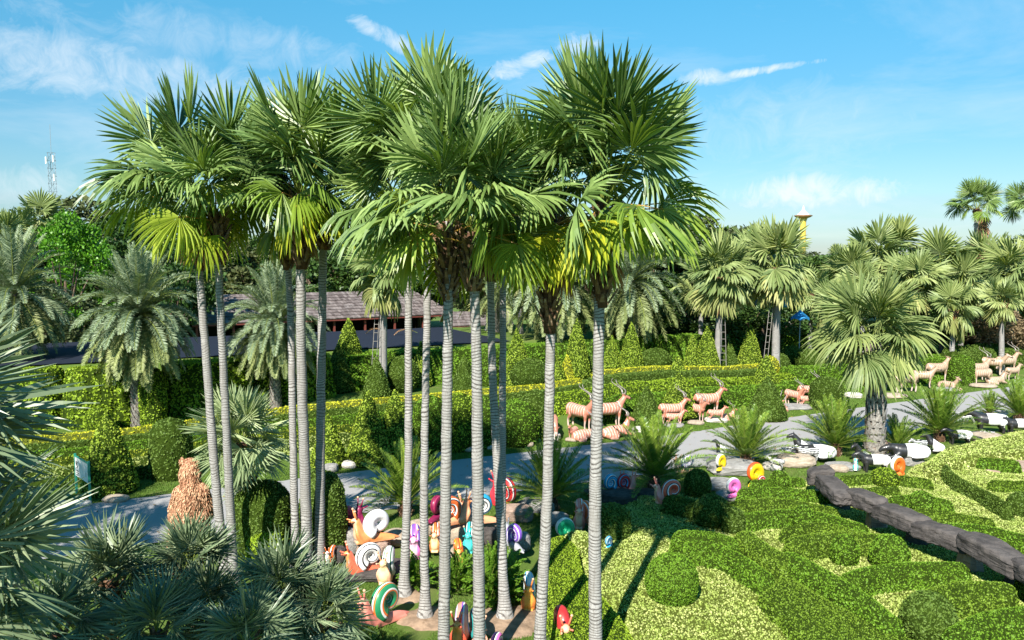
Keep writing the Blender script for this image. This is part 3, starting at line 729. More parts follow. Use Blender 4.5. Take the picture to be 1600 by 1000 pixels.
def fan_palm(name, label, base, top, r, S, n, seed, group=None, boot_n=30, boot_len=.75, scale=1.0, trunk_mats=None, bow=0.0, flare=.06, eb=1.0, bot_e=7, top_e=0, cat='palm tree', dead=0, boot_mats=None):
    rng = np.random.default_rng(seed); base = Vector(base); top = Vector(top)
    root = thing(name, label, cat, group, None, base)
    t = np.array(top - base)
    obj('trunk', trunk_mesh(t, r, r * .72, flare, mats=trunk_mats, seed=seed, bow=bow), root)
    if boot_n:
        fb = obj('fibre', boots(boot_len, r * .95, r * 1.5, boot_n, seed, boot_mats or [M_fibre, M_boot], .26, .035), root, tuple(t * (1 - boot_len / np.linalg.norm(t)) + (0, 0, 0)))
    crown(root, S, t, n, rng, scale, top_e, bot_e, eb=eb)
    if dead:
        for j in range(dead):
            a = rng.uniform(0, 6.28); o = obj('dead_leaf', DEAD_LEAF, root, tuple(t - np.array([0, 0, .25 * scale])), Euler((0, rng.normal() * .1, a)), scale * rng.uniform(.8, 1.0))
    return root
DEAD_LEAF = fan_leaf(rad(-62), 1.0, .7, .9, 77, nseg=24, span=rad(95), fold=.5).mesh('dead_leaf', [P_dead, P_stalko])

# the tall group in the middle: (base px, base py, top px, top py, lean in depth, radius, leaves, label)
MAIN = [
 (352, 905, 304, 300, .3, .095, 30, 'fan palm at left end of the tall group, crown reaching furthest left'),
 (366, 908, 338, 322, -.2, .09, 24, 'slim fan palm almost touching the leftmost tall palm, second from the left'),
 (461, 890, 446, 315, .9, .085, 20, 'fan palm third from left with trunk just left of the close pair'),
 (481, 892, 469, 292, -.3, .115, 36, 'fan palm with thick trunk and reddish brown neck, left of the close pair'),
 (499, 886, 506, 300, .8, .105, 26, 'fan palm leaning slightly left, right of the close pair of trunks'),
 (632, 932, 638, 330, 0.5, .085, 22, 'fan palm with the darkest shaded trunk, just right of the white snail shell'),
 (664, 966, 672, 262, 0.8, .08, 38, 'fan palm on a sandy mound with tallest middle crown behind the others'),
 (693, 1042, 702, 336, -.2, .095, 36, 'fan palm whose front crown stands lower, trunk with dark scratches near the ground'),
 (748, 1052, 738, 352, -.1, .10, 22, 'pale fan palm trunk left of the palm on a round soil ring'),
 (790, 968, 764, 348, 1.2, .09, 20, 'fan palm leaning left out of a round brown soil ring'),
 (784, 905, 786, 300, 1.6, .085, 28, 'fan palm behind the leaning one, dark neck above the date palm'),
 (843, 1040, 864, 325, .4, .095, 32, 'fan palm with shaggy dark neck bending right, second from the right'),
 (931, 1058, 941, 306, .3, .105, 38, 'tallest fan palm at right end of the group with the widest crown'),
]
rng_old = np.random.default_rng(77)
for i, (bx, by, tx, ty, dl, r, n, lab) in enumerate(MAIN):
    b = G(bx, by); t = D(tx, ty + 10, b.y + dl)
    sc = {12: 1.03, 0: 1.02, 3: 1.04, 6: .97}.get(i, .90)
    root = fan_palm('fan_palm', lab, b, t, r, S_main, int(n * .82), 100 + i, 'tall fan palms in the middle', boot_n=60, boot_len=(1.3, .9, 1.2, 1.35, 1.0, .9, 1.0, 1.1, .8, .9, 1.3, 1.7, 1.45)[i], bow=.006, scale=sc, eb=1.1, bot_e=4.0, flare=.10 if by > 920 and by < 1000 else .05)
    for j in range((4, 3, 1, 4, 2, 2, 2, 3, 2, 2, 2, 4, 5)[i]):      # a few old yellowing leaves hanging below the crown
        az = rad((-150, 95, 175, 20, -75)[(j * 2 + i) % 5] + rng_old.normal() * 25)
        obj('leaf', S_main[(6, 5, 6)[j % 3]][rng_old.integers(4)], root, tuple((t - b) - Vector((0, 0, .02))), Euler((rng_old.normal() * .12, rng_old.normal() * .2, az)), sc * .84)
    if i in (0, 3, 6, 11, 12):
        obj('dead_leaf', DEAD_LEAF, root, tuple((t - b) - Vector((0, 0, .45))), Euler((0, 0, rad(200 + 40 * i))), .62)
for c, r in ((G(664, 966), .5), (G(790, 970), .7), (G(633, 930), .45)): soil_disc((c.x, c.y), r)

# mid-ground palm with diamond boots on the right
b = G(1366, 716); t = D(1362, 532, b.y + .3)
S_boot = fan_set('boot', 1.25, 1.05, [P_b1, P_stalk], [P_b1, P_stalk], [P_b2, P_stalko], nseg=38, coh=.52, rolls=.6)
root = fan_palm('boot_palm', 'stout fan palm with silvery diamond patterned trunk among the black and white tapirs', b, t, .27, S_boot, 34, 31, None, boot_n=0, scale=1.10, bot_e=5, trunk_mats=[M_trunkb], flare=.12, eb=.95)
def boot_lattice(H, r, rows, per, seed):
    rng = np.random.default_rng(seed); g = Geo()
    for i in range(rows):
        for k in range(per):
            a = 2 * PI * (k + .5 * (i % 2)) / per + i * .06; z = H * i / rows
            rd = np.array([math.cos(a), math.sin(a), 0]); tg = np.array([-math.sin(a), math.cos(a), 0]); rr_ = r * (1 + .25 * math.exp(-z / .3))
            w = rr_ * PI / per * .95; p = rd * rr_ * .93 + np.array([0, 0, z]); up = np.array([0, 0, 1.0]); l = H / rows * 1.9; o = rd * .075 * rng.uniform(.7, 1.3)
            B = [p - tg * w, p + tg * w, p + up * l + tg * w * .35 + o, p + up * l - tg * w * .35 + o, p + up * l * .9 + tg * w * .3 - rd * .02, p + up * l * .9 - tg * w * .3 - rd * .02]
            g.add(B, [(0, 1, 2, 3), (3, 2, 4, 5)])
    return g.mesh('boots', [M_bootgrey])
obj('boots', boot_lattice((t - b).length * .93, .27, 17, 9, 3), root, kind='stuff')
tdb = D(1362, 600, b.y + .25) - b
obj('fibre', boots(.75, .26, .34, 50, 5, [M_fibre, M_soil_dark], .3, .05), root, tuple(tdb))

# fan palms standing behind the garden
def bgpalm(px, basey, cpx, cpy, Y, label, n=30, scale=1.0, r=.14, seed=0, group='fan palms behind the garden', dead=0, S=None, **k):
    tp = D(cpx, cpy, Y)
    bx = D(px, 500, Y).x
    b_ = Vector((bx, Y, Tz(bx, Y)))
    return fan_palm('fan_palm', label, b_, tp, r, S or S_bg, n, seed, group, boot_n=16, boot_len=.5, scale=scale, dead=dead, **k)
bgpalm(596, 565, 600, 432, 33.5, 'grey trunked fan palm with a ladder against it in front of the shed', 20, .95, .19, 201)
bgpalm(1122, 548, 1126, 432, 39, 'tapering grey fan palm behind the right hedge, left of the blue bundled one', 30, 1.1, .19, 202, dead=2)
bgpalm(1214, 552, 1215, 418, 39, 'fan palm with a blue bundle tied under its crown', 34, 1.15, .21, 203, dead=1)
BG = [(1155, 385, 47, 1.2, 'fan palm between the tall right crown and the golden tower'), (1185, 365, 49, 1.2, 'fan palm crown just left of the golden tower'), (1268, 425, 46, 1.0, 'fan palm crown below and right of the golden tower'),
      (1332, 400, 47, 1.15, 'fan palm crown left of the stout palm, on the skyline gap'), (1368, 372, 48, 1.3, 'highest pale fan palm crown above the stout boot palm'), (1400, 365, 50, 1.25, 'fan palm crown pair right half above the boot palm'),
      (1428, 410, 45, 1.15, 'fan palm crown beside the rust coloured dead leaf'), (1470, 385, 48, 1.25, 'broad fan palm crown right of the rusty dead leaf'), (1500, 415, 46, 1.1, 'fan palm crown below the tall shaggy palm'),
      (1545, 385, 50, 1.3, 'fan palm crown right of the tall shaggy palm trunk'), (1590, 395, 47, 1.3, 'dark fan palm crown at the right picture edge'), (1630, 380, 48, 1.3, 'fan palm crown cut by the right picture edge'),
      (1300, 448, 44, .9, 'small fan palm left behind the boot palm'), (1490, 452, 43, .95, 'low fan palm right behind the boot palm'), (1095, 415, 44, 1.0, 'fan palm behind the tall right crown'),
      (555, 425, 62, 1.1, 'fan palm over the shed roof left of the ladder palm'), (520, 438, 62, .8, 'low fan palm crown in front of the shed roof'), (652, 418, 62, .95, 'fan palm over the shed roof right of the ladder palm'),
      (705, 420, 64, 1.0, 'fan palm above the right end of the shed roof'), (765, 428, 46, 1.0, 'fan palm beside the small grey shed'), (815, 402, 44, 1.0, 'fan palm left behind the two date palms'),
      (60, 322, 60, 1.25, 'fan palm with orange stalks on the left skyline'), (28, 345, 58, 1.1, 'feathery fan palm on the skyline at far left'), (5, 352, 55, 1.1, 'fan palm cut by the left picture edge'),
      (105, 350, 62, 1.0, 'fan palm behind the bright green tree'), (350, 425, 60, 1.0, 'pale fan palm between trunks over the shed roof end'), (1565, 440, 43, .8, 'low fan palm at right edge above the brown bushes'),
      (1240, 372, 70, .9, 'dark fan palm at the foot of the golden tower'), (1308, 372, 80, .9, 'small fan palm alone on the skyline right of the golden tower'), (1350, 420, 44, .95, 'fan palm crown directly behind the boot palm')]
for i, (cx, cy, Y, s, lab) in enumerate(BG):
    bgpalm(cx + (i * 37 % 9 - 4), 0, cx, cy + (34 if cx > 1000 else 24), Y, lab, 22 if s > 1 else 18, s * .90, .15, 220 + i, dead=(1 if i in (6, 14) else 0) + (i % 5 == 2))
# tall palms with a skirt of dry leaves
for j, (cx, cy, lab) in enumerate(((1526, 318, 'tallest far palm with a brown skirt of dead leaves on the right skyline'), (1612, 318, 'tall far palm crown poking in at the right picture edge'))):
    root = bgpalm(cx, 0, cx, cy + 8, 62, lab, 26, 1.1, .2, 260 + j, None, S=S_main, bot_e=4)
    rng = np.random.default_rng(9 + j); tp = D(cx, cy + 8, 62); zt = tp.z
    for i in range(26):
        obj('dead_leaf', DEAD_LEAF, root, (0, 0, zt - .4 - i * .15), Euler((-.25, rng.normal() * .1, i * 2.4)), 1.1)

# date palms and cycads: feather leaves
def feather(elev, Lf, nl, lw, ll, grav, seed, vee=0.5, mats=None, fwd=0.7, r=.018, curl=0.0, multi=0.25):
    rng = np.random.default_rng(seed); m = 14; p = np.zeros(3); d = np.array([0, math.cos(elev), math.sin(elev)]); pts = [p.copy()]; ds = [d.copy()]
    for k in range(m):
        p = p + d * Lf / m; t = k / m
        d = d + np.array([0, 0, -grav * (.4 + 1.6 * t) / m * (math.hypot(d[0], d[1]) + .15)]); d /= np.linalg.norm(d); pts.append(p.copy()); ds.append(d.copy())
    pts = np.array(pts); ds = np.array(ds); g = Geo(); V, Q, T3 = tube(pts, np.linspace(r, r * .25, m + 1), 5); g.add(V, Q, T3, mi=1)
    VV = []; QQ = []; n = 0
    for i in range(nl):
        t = 0.10 + 0.90 * (i + .5) / nl; k = t * m; a = min(int(k), m - 1); f = k - a; q = pts[a] * (1 - f) + pts[a + 1] * f; dd = ds[a]
        up = np.cross(np.array([1.0, 0, 0]), dd); up /= np.linalg.norm(up)
        l = ll * (math.sin(PI * min(1, .12 + t * .86)) ** .6) * rng.uniform(.85, 1.12)
        for s in (-1, 1):
            e = np.array([s * 1.0, 0, 0]) + dd * fwd * rng.uniform(.8, 1.2) + up * (vee + rng.normal() * multi)
            e /= np.linalg.norm(e); tip = q + e * l + np.array([0, 0, -curl * l * l]); mid = q + e * l * .45
            w = np.cross(e, up); w /= np.linalg.norm(w); w = w * lw * .5 + up * rng.normal() * lw * .15
            VV += [q, mid + w, tip, mid - w]; QQ.append((n, n + 1, n + 2, n + 3)); n += 4
    g.add(VV, QQ, mi=0); return g.mesh('frond', mats)
D_leaf = leafmat('date_leaf', (0.12, 0.18, 0.09), (0.32, 0.39, 0.235), .15, .5, .4, objrand=.3)
D_low = leafmat('date_leaf_low', (0.15, 0.19, 0.06), (0.33, 0.37, 0.15), .15, .5, .3, objrand=.3)
C_leaf = leafmat('cycad_leaf', (0.08, 0.15, 0.014), (0.22, 0.33, 0.04), .2, .4, .5, objrand=.35)
DE = [84, 70, 56, 42, 26, 8, -12, -32, -50]
S_date = [[feather(rad(e), 2.1, 100, .022, .27, .95 + .12 * i, 5 * i + j, .25, [D_leaf if i < 6 else D_low, P_stalk], .9, .018, .25) for j in range(2)] for i, e in enumerate(DE)]
CE = [85, 76, 66, 55, 42, 28, 12]
S_cyc = [[feather(rad(e), 1.35, 58,   .020, .19, .45, 50 + 5 * i + j, .45, [C_leaf, P_stalk], .75, .011, 0, .06) for j in range(2)] for i, e in enumerate(CE)]
def feather_crown(root, S, c, n, rng, scale, eb=1.0, sp=.02, name='frond'):
    for i in range(n):
        f = min(max((i + rng.uniform(-.4, .4)) / (n - 1), 0), 1) ** eb; k = int(round(f * (len(S) - 1)))
        a = i * 2.39996 + rng.normal() * .1
        obj(name, S[k][rng.integers(2)], root, (c[0], c[1], c[2] - f * sp), Euler((rng.normal() * .05, rng.normal() * .06, a)), scale * rng.uniform(.9, 1.08))
def date_palm(label, px, by, cy, Y, R, seed, n=84):
    b_ = D(px, by, Y); b_.z = Tz(b_.x, b_.y); t = D(px, cy, Y) - b_; rng = np.random.default_rng(seed)
    root = thing('date_palm', label, 'palm tree', 'silver date palms', None, b_)
    obj('trunk', trunk_mesh(np.array(t), .17, .17, .08, .07, [M_trunkb], 12, seed), root)
    obj('leaf_bases', boot_lattice(max(.4, t.z), .175, int(t.z / .1), 8, seed), root, kind='stuff')
    feather_crown(root, S_date, t, n, rng, R / 1.85, .85, .35)
date_palm('round silver date palm with short trunk on the lawn at left', 216, 665, 488, 28.3, 2.15, 1, 190)
date_palm('date palm partly hidden by the palm trunks, left of the topiary cones', 430, 610, 500, 31, 2.05, 2, 150)
date_palm('date palm behind the second right tall trunk', 868, 560, 432, 41, 3.1, 3, 110)
date_palm('date palm right of the tallest palm trunk, over the cones', 985, 560, 438, 42, 3.0, 4, 110)
date_palm('date palm at the left picture edge above the rail fence', 22, 560, 455, 33, 2.5, 5, 110)
date_palm('dark date palm behind the small grey shed', 778, 560, 440, 45, 2.8, 6, 46)
def cycad(label, px, by, wpx, seed, n=44, tilt=0, sc=None):
    b_ = GT(px, by); rng = np.random.default_rng(seed); s = wpx / 2 * b_.y / FPX / 1.12
    root = thing('cycad', label, 'cycad', 'cycads along the road', None, b_)
    obj('trunk', boots(.34 * s, .15, .16, 26, seed, [M_fibre, M_boot], .14, .03), root)
    feather_crown(root, S_cyc, (0, 0, .30 * s), n, rng, s, .8, .05)
cycad('cycad behind the white snail shell, crossed by a dark palm trunk', 634, 806, 170, 1, 46)
cycad('dark cycad left of the tallest palm trunk, above the green snail shell', 862, 797, 158, 2, 46)
cycad('cycad behind the red spiral shelled snail, right of the tallest trunk', 1022, 765, 165, 3, 46)
cycad('bright cycad above the yellow and red snail shell', 1166, 728, 130, 4, 50)
cycad('cycad left of the stout boot palm', 1305, 712, 130, 5, 48)
cycad('cycad right of the stout boot palm, above the sitting tapir', 1468, 690, 130, 6, 50)
cycad('cycad behind the standing tapirs near the right edge', 1592, 660, 100, 7, 40)
cycad('small bluish dark cycad immediately right of the boot trunk', 1402, 708, 90, 8, 30)
cycad('small cycad by the road above the standing tapirs', 1545, 652, 60, 9, 30)

# foreground palms
def low_palm(name, label, px, py, Y, S, n, scale, seed, r=.07, group=None, eb=1.0, boot_n=26, off=(0, 0)):
    t = D(px, py, Y); b_ = Vector((t.x + off[0], t.y + off[1], 0))
    return fan_palm(name, label, b_, t, r, S, n, seed, group, boot_n=boot_n, boot_len=min(.8, t.z * .6), scale=scale, trunk_mats=[M_trunkb], eb=eb, bot_e=6, boot_mats=[M_fibre, M_boot])
low_palm('blue_fan_palm', 'large blue green fan palm close to the camera at the left edge, upper crown', -135, 660, 6.4, S_blue, 22, 1.12, 301, .1)
low_palm('blue_fan_palm', 'blue green fan palm filling the bottom left corner', -70, 900, 6.0, S_blue, 20, .92, 302, .1)
low_palm('blue_fan_palm', 'blue green fan palm at the left edge behind the bottom corner one', -60, 800, 8.0, S_blue, 20, .9, 311, .09)
CL = 'clump of small blue fan palms'
for j, (px, py, Y, s, n, lab) in enumerate(((170, 905, 10.8, .95, 30, 'small fan palm with exposed brown scaly trunk, left of the bear'), (298, 885, 11.2, .88, 32, 'small fan palm directly below the bear statue'),
    (440, 920, 10.2, .85, 32, 'small fan palm below the twin palm trunks, right part of the clump'), (505, 962, 10.2, .85, 28, 'small fan palm at the right end of the clump next to the green shelled snail'),
    (88, 985, 9.4, .9, 26, 'small shaded fan palm at the bottom left of the clump'), (245, 985, 9.6, .85, 28, 'small shaded fan palm in the middle bottom of the clump'), (385, 1000, 9.2, .8, 26, 'small fan palm at the bottom edge below the yellow ball bush'),
    (330, 950, 10.6, .75, 24, 'small dark fan palm between the bear palm and the right part of the clump'))):
    low_palm('dwarf_fan_palm', lab, px, py, Y, S_blue, n, s * .78, 320 + j, .075, CL)
low_palm('pale_fan_palm', 'pale green fan palm right of the bear statue, behind the twin trunks', 378, 690, 17, S_pale, 44, 1.05, 340, .1, eb=1.0)
low_palm('pale_fan_palm', 'small pale fan palm at foot of the taller pale one', 392, 745, 17.6, S_pale, 14, .8, 341, .08)

# two palms that stand just left of the picture and shade the road
for i, (x, y, h, lab) in enumerate(((-13.6, 13.2, 6.0, 'tall fan palm just outside the left edge, shading the road'), (-15.2, 11.8, 6.6, 'second tall fan palm outside the left edge'), (-11.9, 11.2, 6.2, 'third tall fan palm outside the left edge'))):
    fan_palm('fan_palm', lab, (x, y, 0), (x, y, h), .1, S_main, 30, 400 + i, None, scale=1.0, bot_e=6)
# ---------------------------------------------------------------- broadleaf trees beyond the garden
def clump_crown(rx, ry, rz, nc, nl, size, seed, mats, cz):
    rng = np.random.default_rng(seed); VV = []
    C = rng.normal(size=(nc, 3)); C /= np.linalg.norm(C, axis=1)[:, None]; C *= rng.uniform(.35, .95, nc)[:, None] ** .6
    C = C * (rx, ry, rz) + (0, 0, cz); rad_c = rng.uniform(.22, .42, nc) * min(rx, rz)
    k = rng.integers(nc, size=nl); d = rng.normal(size=(nl, 3)); d[:, 2] += .25; d /= np.linalg.norm(d, axis=1)[:, None]
    P = C[k] + d * rad_c[k][:, None] * (rng.uniform(.2, 1, nl) ** .4)[:, None] * np.array([1, 1, .75])
    e = d * .6 + rng.normal(size=(nl, 3)) * .6; e /= np.linalg.norm(e, axis=1)[:, None]
    w = np.cross(e, rng.normal(size=(nl, 3))); w /= np.linalg.norm(w, axis=1)[:, None]; s = size * rng.uniform(.6, 1.4, nl)[:, None]
    V = np.stack([P, P + e * s * .5 + w * s * .3, P + e * s, P + e * s * .5 - w * s * .3], 1).reshape(-1, 3)
    return mesh_np('crown', V, np.arange(nl * 4).reshape(-1, 4), None, mats), C
T_mid = leafmat('tree_mid', (0.025, 0.065, 0.012), (0.075, 0.14, 0.026), .2, .5, .35, objrand=.5)
T_bright = leafmat('tree_bright', (0.055, 0.17, 0.010), (0.14, 0.34, 0.018), .25, .4, .4)
T_olive = leafmat('tree_olive', (0.045, 0.065, 0.02), (0.11, 0.13, 0.045), .15, .6, .3, objrand=.4)
T_brown = leafmat('bush_brown', (0.13, 0.09, 0.05), (0.26, 0.20, 0.11), .15, .7, .2, objrand=.4)
def tree_proto(kind, seed):
    mats = {'mid': [T_mid], 'bright': [T_bright], 'olive': [T_olive], 'brown': [T_brown]}[kind]
    me, C = clump_crown(3.0, 3.0, 2.7, 26, 6500 if kind != 'bright' else 13000, .26 if kind != 'bright' else .17, seed, mats, 4.2)
    g = Geo(); V, Q, T3 = tube([(0, 0, -.2), (.1, 0, 1.2), (0, .1, 2.6), (.1, 0, 4)], [.24, .18, .14, .06], 8); g.add(V, Q, T3, smooth=True)
    for c in C[:12]:
        V, Q, T3 = tube([(.05, 0, 1.2), (c[0] * .45, c[1] * .45, 2 + (c[2] - 2) * .4), tuple(c)], [.09, .06, .02], 5); g.add(V, Q, T3, smooth=True)
    return me, g.mesh('trunk', [M_bark])
TP = {k: [tree_proto(k, s + 3 * i) for i in range(2)] for k, s in (('mid', 10), ('olive', 20), ('brown', 40))}; TP['bright'] = [tree_proto('bright', 30)]
def tree(kind, px, topy, Y, label, group=None, wide=1.0, var=0, name='broadleaf_tree', cat='tree', hmin=0, rot=0.0):
    p = D(px, topy, Y); g0 = Tz(p.x, p.y) if Y < 75 else 0; H = p.z - g0; s = H / 6.9
    me, tk = TP[kind][var % len(TP[kind])]
    r = thing(name, label, cat, group, None, (p.x, Y, g0), rot, (s * wide, s * wide, s))
    obj('trunk', tk, r); obj('crown', me, r); return r
tree('bright', 95, 342, 46, 'bright green broadleaf tree on the left skyline', None, .8, name='bright_tree')
tree('olive', 88, 452, 42, 'low olive bush below the bright green tree', None, 1.1, name='olive_bush', cat='bush')
tree('olive', 40, 405, 48, 'grey branched tree at far left under the skyline palms', None, .9, 1)
tree('mid', 262, 372, 47, 'dark green tree above the round date palm', None, .8, 1)
rng = np.random.default_rng(12); gi = 0
back = [(-60, 350, 60), (0, 375, 64), (45, 372, 70), (150, 362, 60), (180, 345, 66), (215, 372, 58), (300, 385, 60), (345, 392, 64), (390, 400, 60), (440, 398, 66), (480, 405, 60), (520, 400, 64), (560, 415, 66), (600, 408, 62), (650, 412, 66),
        (700, 405, 62), (742, 420, 57), (780, 408, 60), (830, 395, 58), (880, 390, 62), (930, 395, 58), (975, 398, 62), (1020, 385, 60), (1065, 378, 64), (1110, 372, 58), (1150, 402, 60), (1200, 400, 62), (1250, 405, 58), (1300, 408, 62), (1350, 400, 58), (1400, 405, 62), (1450, 400, 60),
        (1500, 405, 64), (1550, 410, 58), (1600, 392, 60), (1660, 380, 60)]
BELT = ['cut by the left edge', 'at far left under the fan palms', 'behind the telecom mast palms', 'left of the first tall crown', 'under the first tall crown', 'between the first crown and the round date palm', 'behind the leftmost palm trunks', 'right of the twin trunks over the shed end', 'behind the second date palm', 'left of the close trunk pair', 'behind the close trunk pair', 'right of the close trunk pair', 'behind the shed left of the ladder', 'behind the ladder palm', 'over the middle of the shed roof', 'over the right part of the shed roof', 'above the right shed corner', 'above the small grey shed', 'left of the date palm pair', 'behind the left date palm of the pair', 'between the date palms of the pair', 'behind the right date palm of the pair', 'under the widest crown', 'right of the widest crown', 'left of the tapering grey palm', 'behind the tapering grey palm', 'left of the blue bundled palm', 'below the golden tower', 'right of the blue parasol', 'left behind the boot palm', 'right behind the boot palm', 'above the tan kudu herd', 'under the tall shaggy palm', 'right of the shaggy palm trunk', 'at the right picture edge', 'cut by the right picture edge']
for i, (px, ty, Y) in enumerate(back):
    ty = ty - (34 if px < 1150 else 12)
    tree('mid' if i % 4 else 'olive', px, ty, Y, ('dark green' if i % 4 else 'olive green') + ' tree of the back belt ' + BELT[i], 'belt of trees behind the palms', 1.0 + .3 * rng.random(), i, rot=rng.uniform(0, 6))
UNDER = ['below the left date palm of the pair', 'between the two paired date palms', 'below the right date palm of the pair', 'behind the tall cone left of the olive dome', 'left of the tapering grey palm', 'right of the tapering grey palm', 'between the two ladders', 'beside the blue bundled palm', 'left behind the boot palm', 'right behind the boot palm', 'above the tan kudu herd', 'behind the white rail fence', 'behind the round date palm', 'beside the brown bushes', 'behind the small grey shed', 'behind the shed left part', 'behind the shed right part', 'behind the shed by the close trunks', 'behind the second date palm']
for i, (px, ty, Y) in enumerate(((830, 468, 50), (900, 470, 48), (960, 472, 50), (1010, 470, 48), (1060, 468, 50), (1100, 480, 48), (1160, 478, 49), (1195, 482, 47), (1330, 480, 50), (1400, 478, 49), (1460, 470, 50), (120, 470, 52), (230, 470, 52), (1510, 485, 52), (760, 470, 60), (580, 470, 66), (660, 470, 66), (500, 472, 62), (420, 470, 60))):
    tree('mid', px, ty - (18 if px > 1080 else 0), Y - (2 if px > 1080 else 0), 'dark undergrowth bush ' + UNDER[i], 'dark bushes under the tree belt', 1.6, i, 'undergrowth_bush', 'bush', rot=rng.uniform(0, 6))
for i, (px, ty, Y, lab) in enumerate(((1560, 478, 46, 'brownish bare looking bush at right above the kudu statues'), (1590, 505, 47, 'brownish bush at the right picture edge'), (1520, 500, 50, 'brown bush with yellow flowers behind the low fan palm'))):
    tree('brown', px, ty, Y, lab, None, 1.5, i, 'brown_bush', 'bush', rot=i)
# blue bundle and blue tarp
M_blue = plain('blue_cloth', (0.02, 0.25, 0.55), 0.6, 0.4, 0.25, 4, 0.5)
def blob_rock(seed, n=3, amp=.16, f=2.2, facet=.0):
    V, Q = sph((0, 0, 0), 1, 22, 14); V = V * (1 + amp * snoise(V, f, seed)[:, None] + amp * .35 * snoise(V, f * 3.1, seed + 2)[:, None]); return V, Q
V, Q = blob_rock(5, amp=.25); p = D(1226, 468, 38.7)
thing('blue_bundle', 'bright blue cloth bundle tied to the palm trunk at right', 'bundle', None, mesh_np('bundle', V * (.26, .22, .40), Q, None, [M_blue], None, True), p)
g = Geo(); p = D(1250, 500, 43); zt = D(1250, 484, 43).z - p.z
rr = np.random.default_rng(3); n = 10; VV = []
for k in range(n): a = 2 * PI * k / n; VV.append((math.cos(a) * .5, math.sin(a) * .5, 0 if k % 2 else .12))
VV.append((0, 0, zt)); g.add(VV, T=[(k, (k + 1) % n, n) for k in range(n)])
gz = Tz(p.x, p.y)
root = thing('parasol', 'bright blue parasol behind the right hedge', 'parasol', None, None, (p.x, p.y, gz))
obj('canopy', g.mesh('canopy', [M_blue]), root, (0, 0, p.z - gz)); V, Q, T3 = tube([(0, 0, 0), (0, 0, p.z - gz + zt)], .03, 6); obj('pole', mesh_np('pole', V, Q, T3, [M_steel]), root)
# ladders
M_wood = plain('pale_wood', (0.27, 0.25, 0.22), 0.8, 0.2, 0.15, 6)
def ladder(label, x0, y0, x1, y1, Y, w=.20, nr=12):
    b_ = D(x0, y0, Y - .6); b_.z = Tz(b_.x, b_.y); t = D(x1, y1, Y - .1); d = np.array(t - b_); ln = np.linalg.norm(d)
    root = thing('ladder', label, 'ladder', None, None, b_)
    for s in (-1, 1):
        V, Q, T3 = tube([(s * w / 2, 0, 0), tuple(d + (s * w * .42, 0, 0))], .014, 5); obj('rail', mesh_np('rail', V, Q, T3, [M_wood]), root)
    V, Q, T3 = tube([(-w / 2, 0, 0), (w / 2, 0, 0)], .012, 5); rm = mesh_np('rung', V, Q, T3, [M_wood])
    for i in range(nr): obj('rung', rm, root, tuple(d * (i + .6) / nr))
ladder('wooden ladder leaning against the grey palm trunk in front of the shed', 581, 580, 591, 462, 33.4)
ladder('thin ladder leaning left of the palm with the blue bundle', 1194, 560, 1206, 470, 38.8)
ladder('thin ladder against the tapering grey palm', 1131, 560, 1128, 460, 38.8, .3)

# ---------------------------------------------------------------- bank beyond the road: rows of clipped hedge
def bank_row(o, w, h, x0, x1, mats, label, seed, n_leaf=450, size=.066, wob=.05, name='clipped_hedge', cat_group='hedge rows on the bank', step=.12, r=.15):
    P = offset(FINE, o); P = P[(P[:, 0] > x0) & (P[:, 0] < x1)]; f, bb = line_sd(P[::3], w)
    return local_obj(name, hf_hedge(f, bb, h, r, mats, step, n_leaf, size, seed, wob), label, 'hedge', cat_group)
bank_row(5.4, .24, .56, -17, 3.2, GY, 'bright yellow low hedge crowning the bank, left length', 1, 480)
bank_row(5.3, .26, .72, 3.4, 12.5, GY, 'bright yellow low hedge crowning the bank behind the bongo statues', 2, 420)
bank_row(5.5, .26, .55, 25, 31, GY, 'short yellow hedge behind the tan kudu statues', 3, 420)
bank_row(4.72, .27, .44, -17, 3, [H_deep, H_body], 'dark green flat hedge just below the yellow crest, left length', 4)
bank_row(4.55, .36, .62, 3.2, 13, [H_deep, H_body], 'dark green flat hedge just below the yellow crest, behind the bongos', 5)
bank_row(4.0, .28, .38, -16, 2, GA, 'mid green hedge row, third from the top of the bank', 6)
bank_row(3.35, .22, .34, -15, 1.2, [leafmat('hedge_yellow_green', (0.20, 0.26, 0.02), (0.36, 0.41, 0.04)), H_body], 'yellow green hedge row low on the left bank', 7, 450)
bank_row(2.75, .24, .32, -14.5, .5, [leafmat('hedge_pale', (0.24, 0.31, 0.07), (0.42, 0.48, 0.16)), H_body], 'cream green shrub row near the foot of the left bank', 8, 450, .07, .14)
bank_row(2.15, .26, .26, -14, -9.5, GD, 'low dark shrubs along the lawn strip by the bear', 9, 400, .07, .16)
bank_row(2.7, .5, .55, 3, 24, GA, 'green shrub bank directly behind the antelope statues', 10, 400, .07, .16, r=.3)
bank_row(3.7, .42, .52, 1, 13, GL, 'lighter green hedge row in the middle of the bank behind the bongos', 14, 400, .07, .12, r=.2)
bank_row(4.3, .8, .55, 13.2, 30, GA, 'green hedge above the shrub bank at right', 11, 360, .07, .14, r=.3)
bank_row(3.6, 1.0, 1.0, 24, 36, GD, 'dense dark hedge behind the tan kudu statues', 12, 300, .075, .16, r=.4)
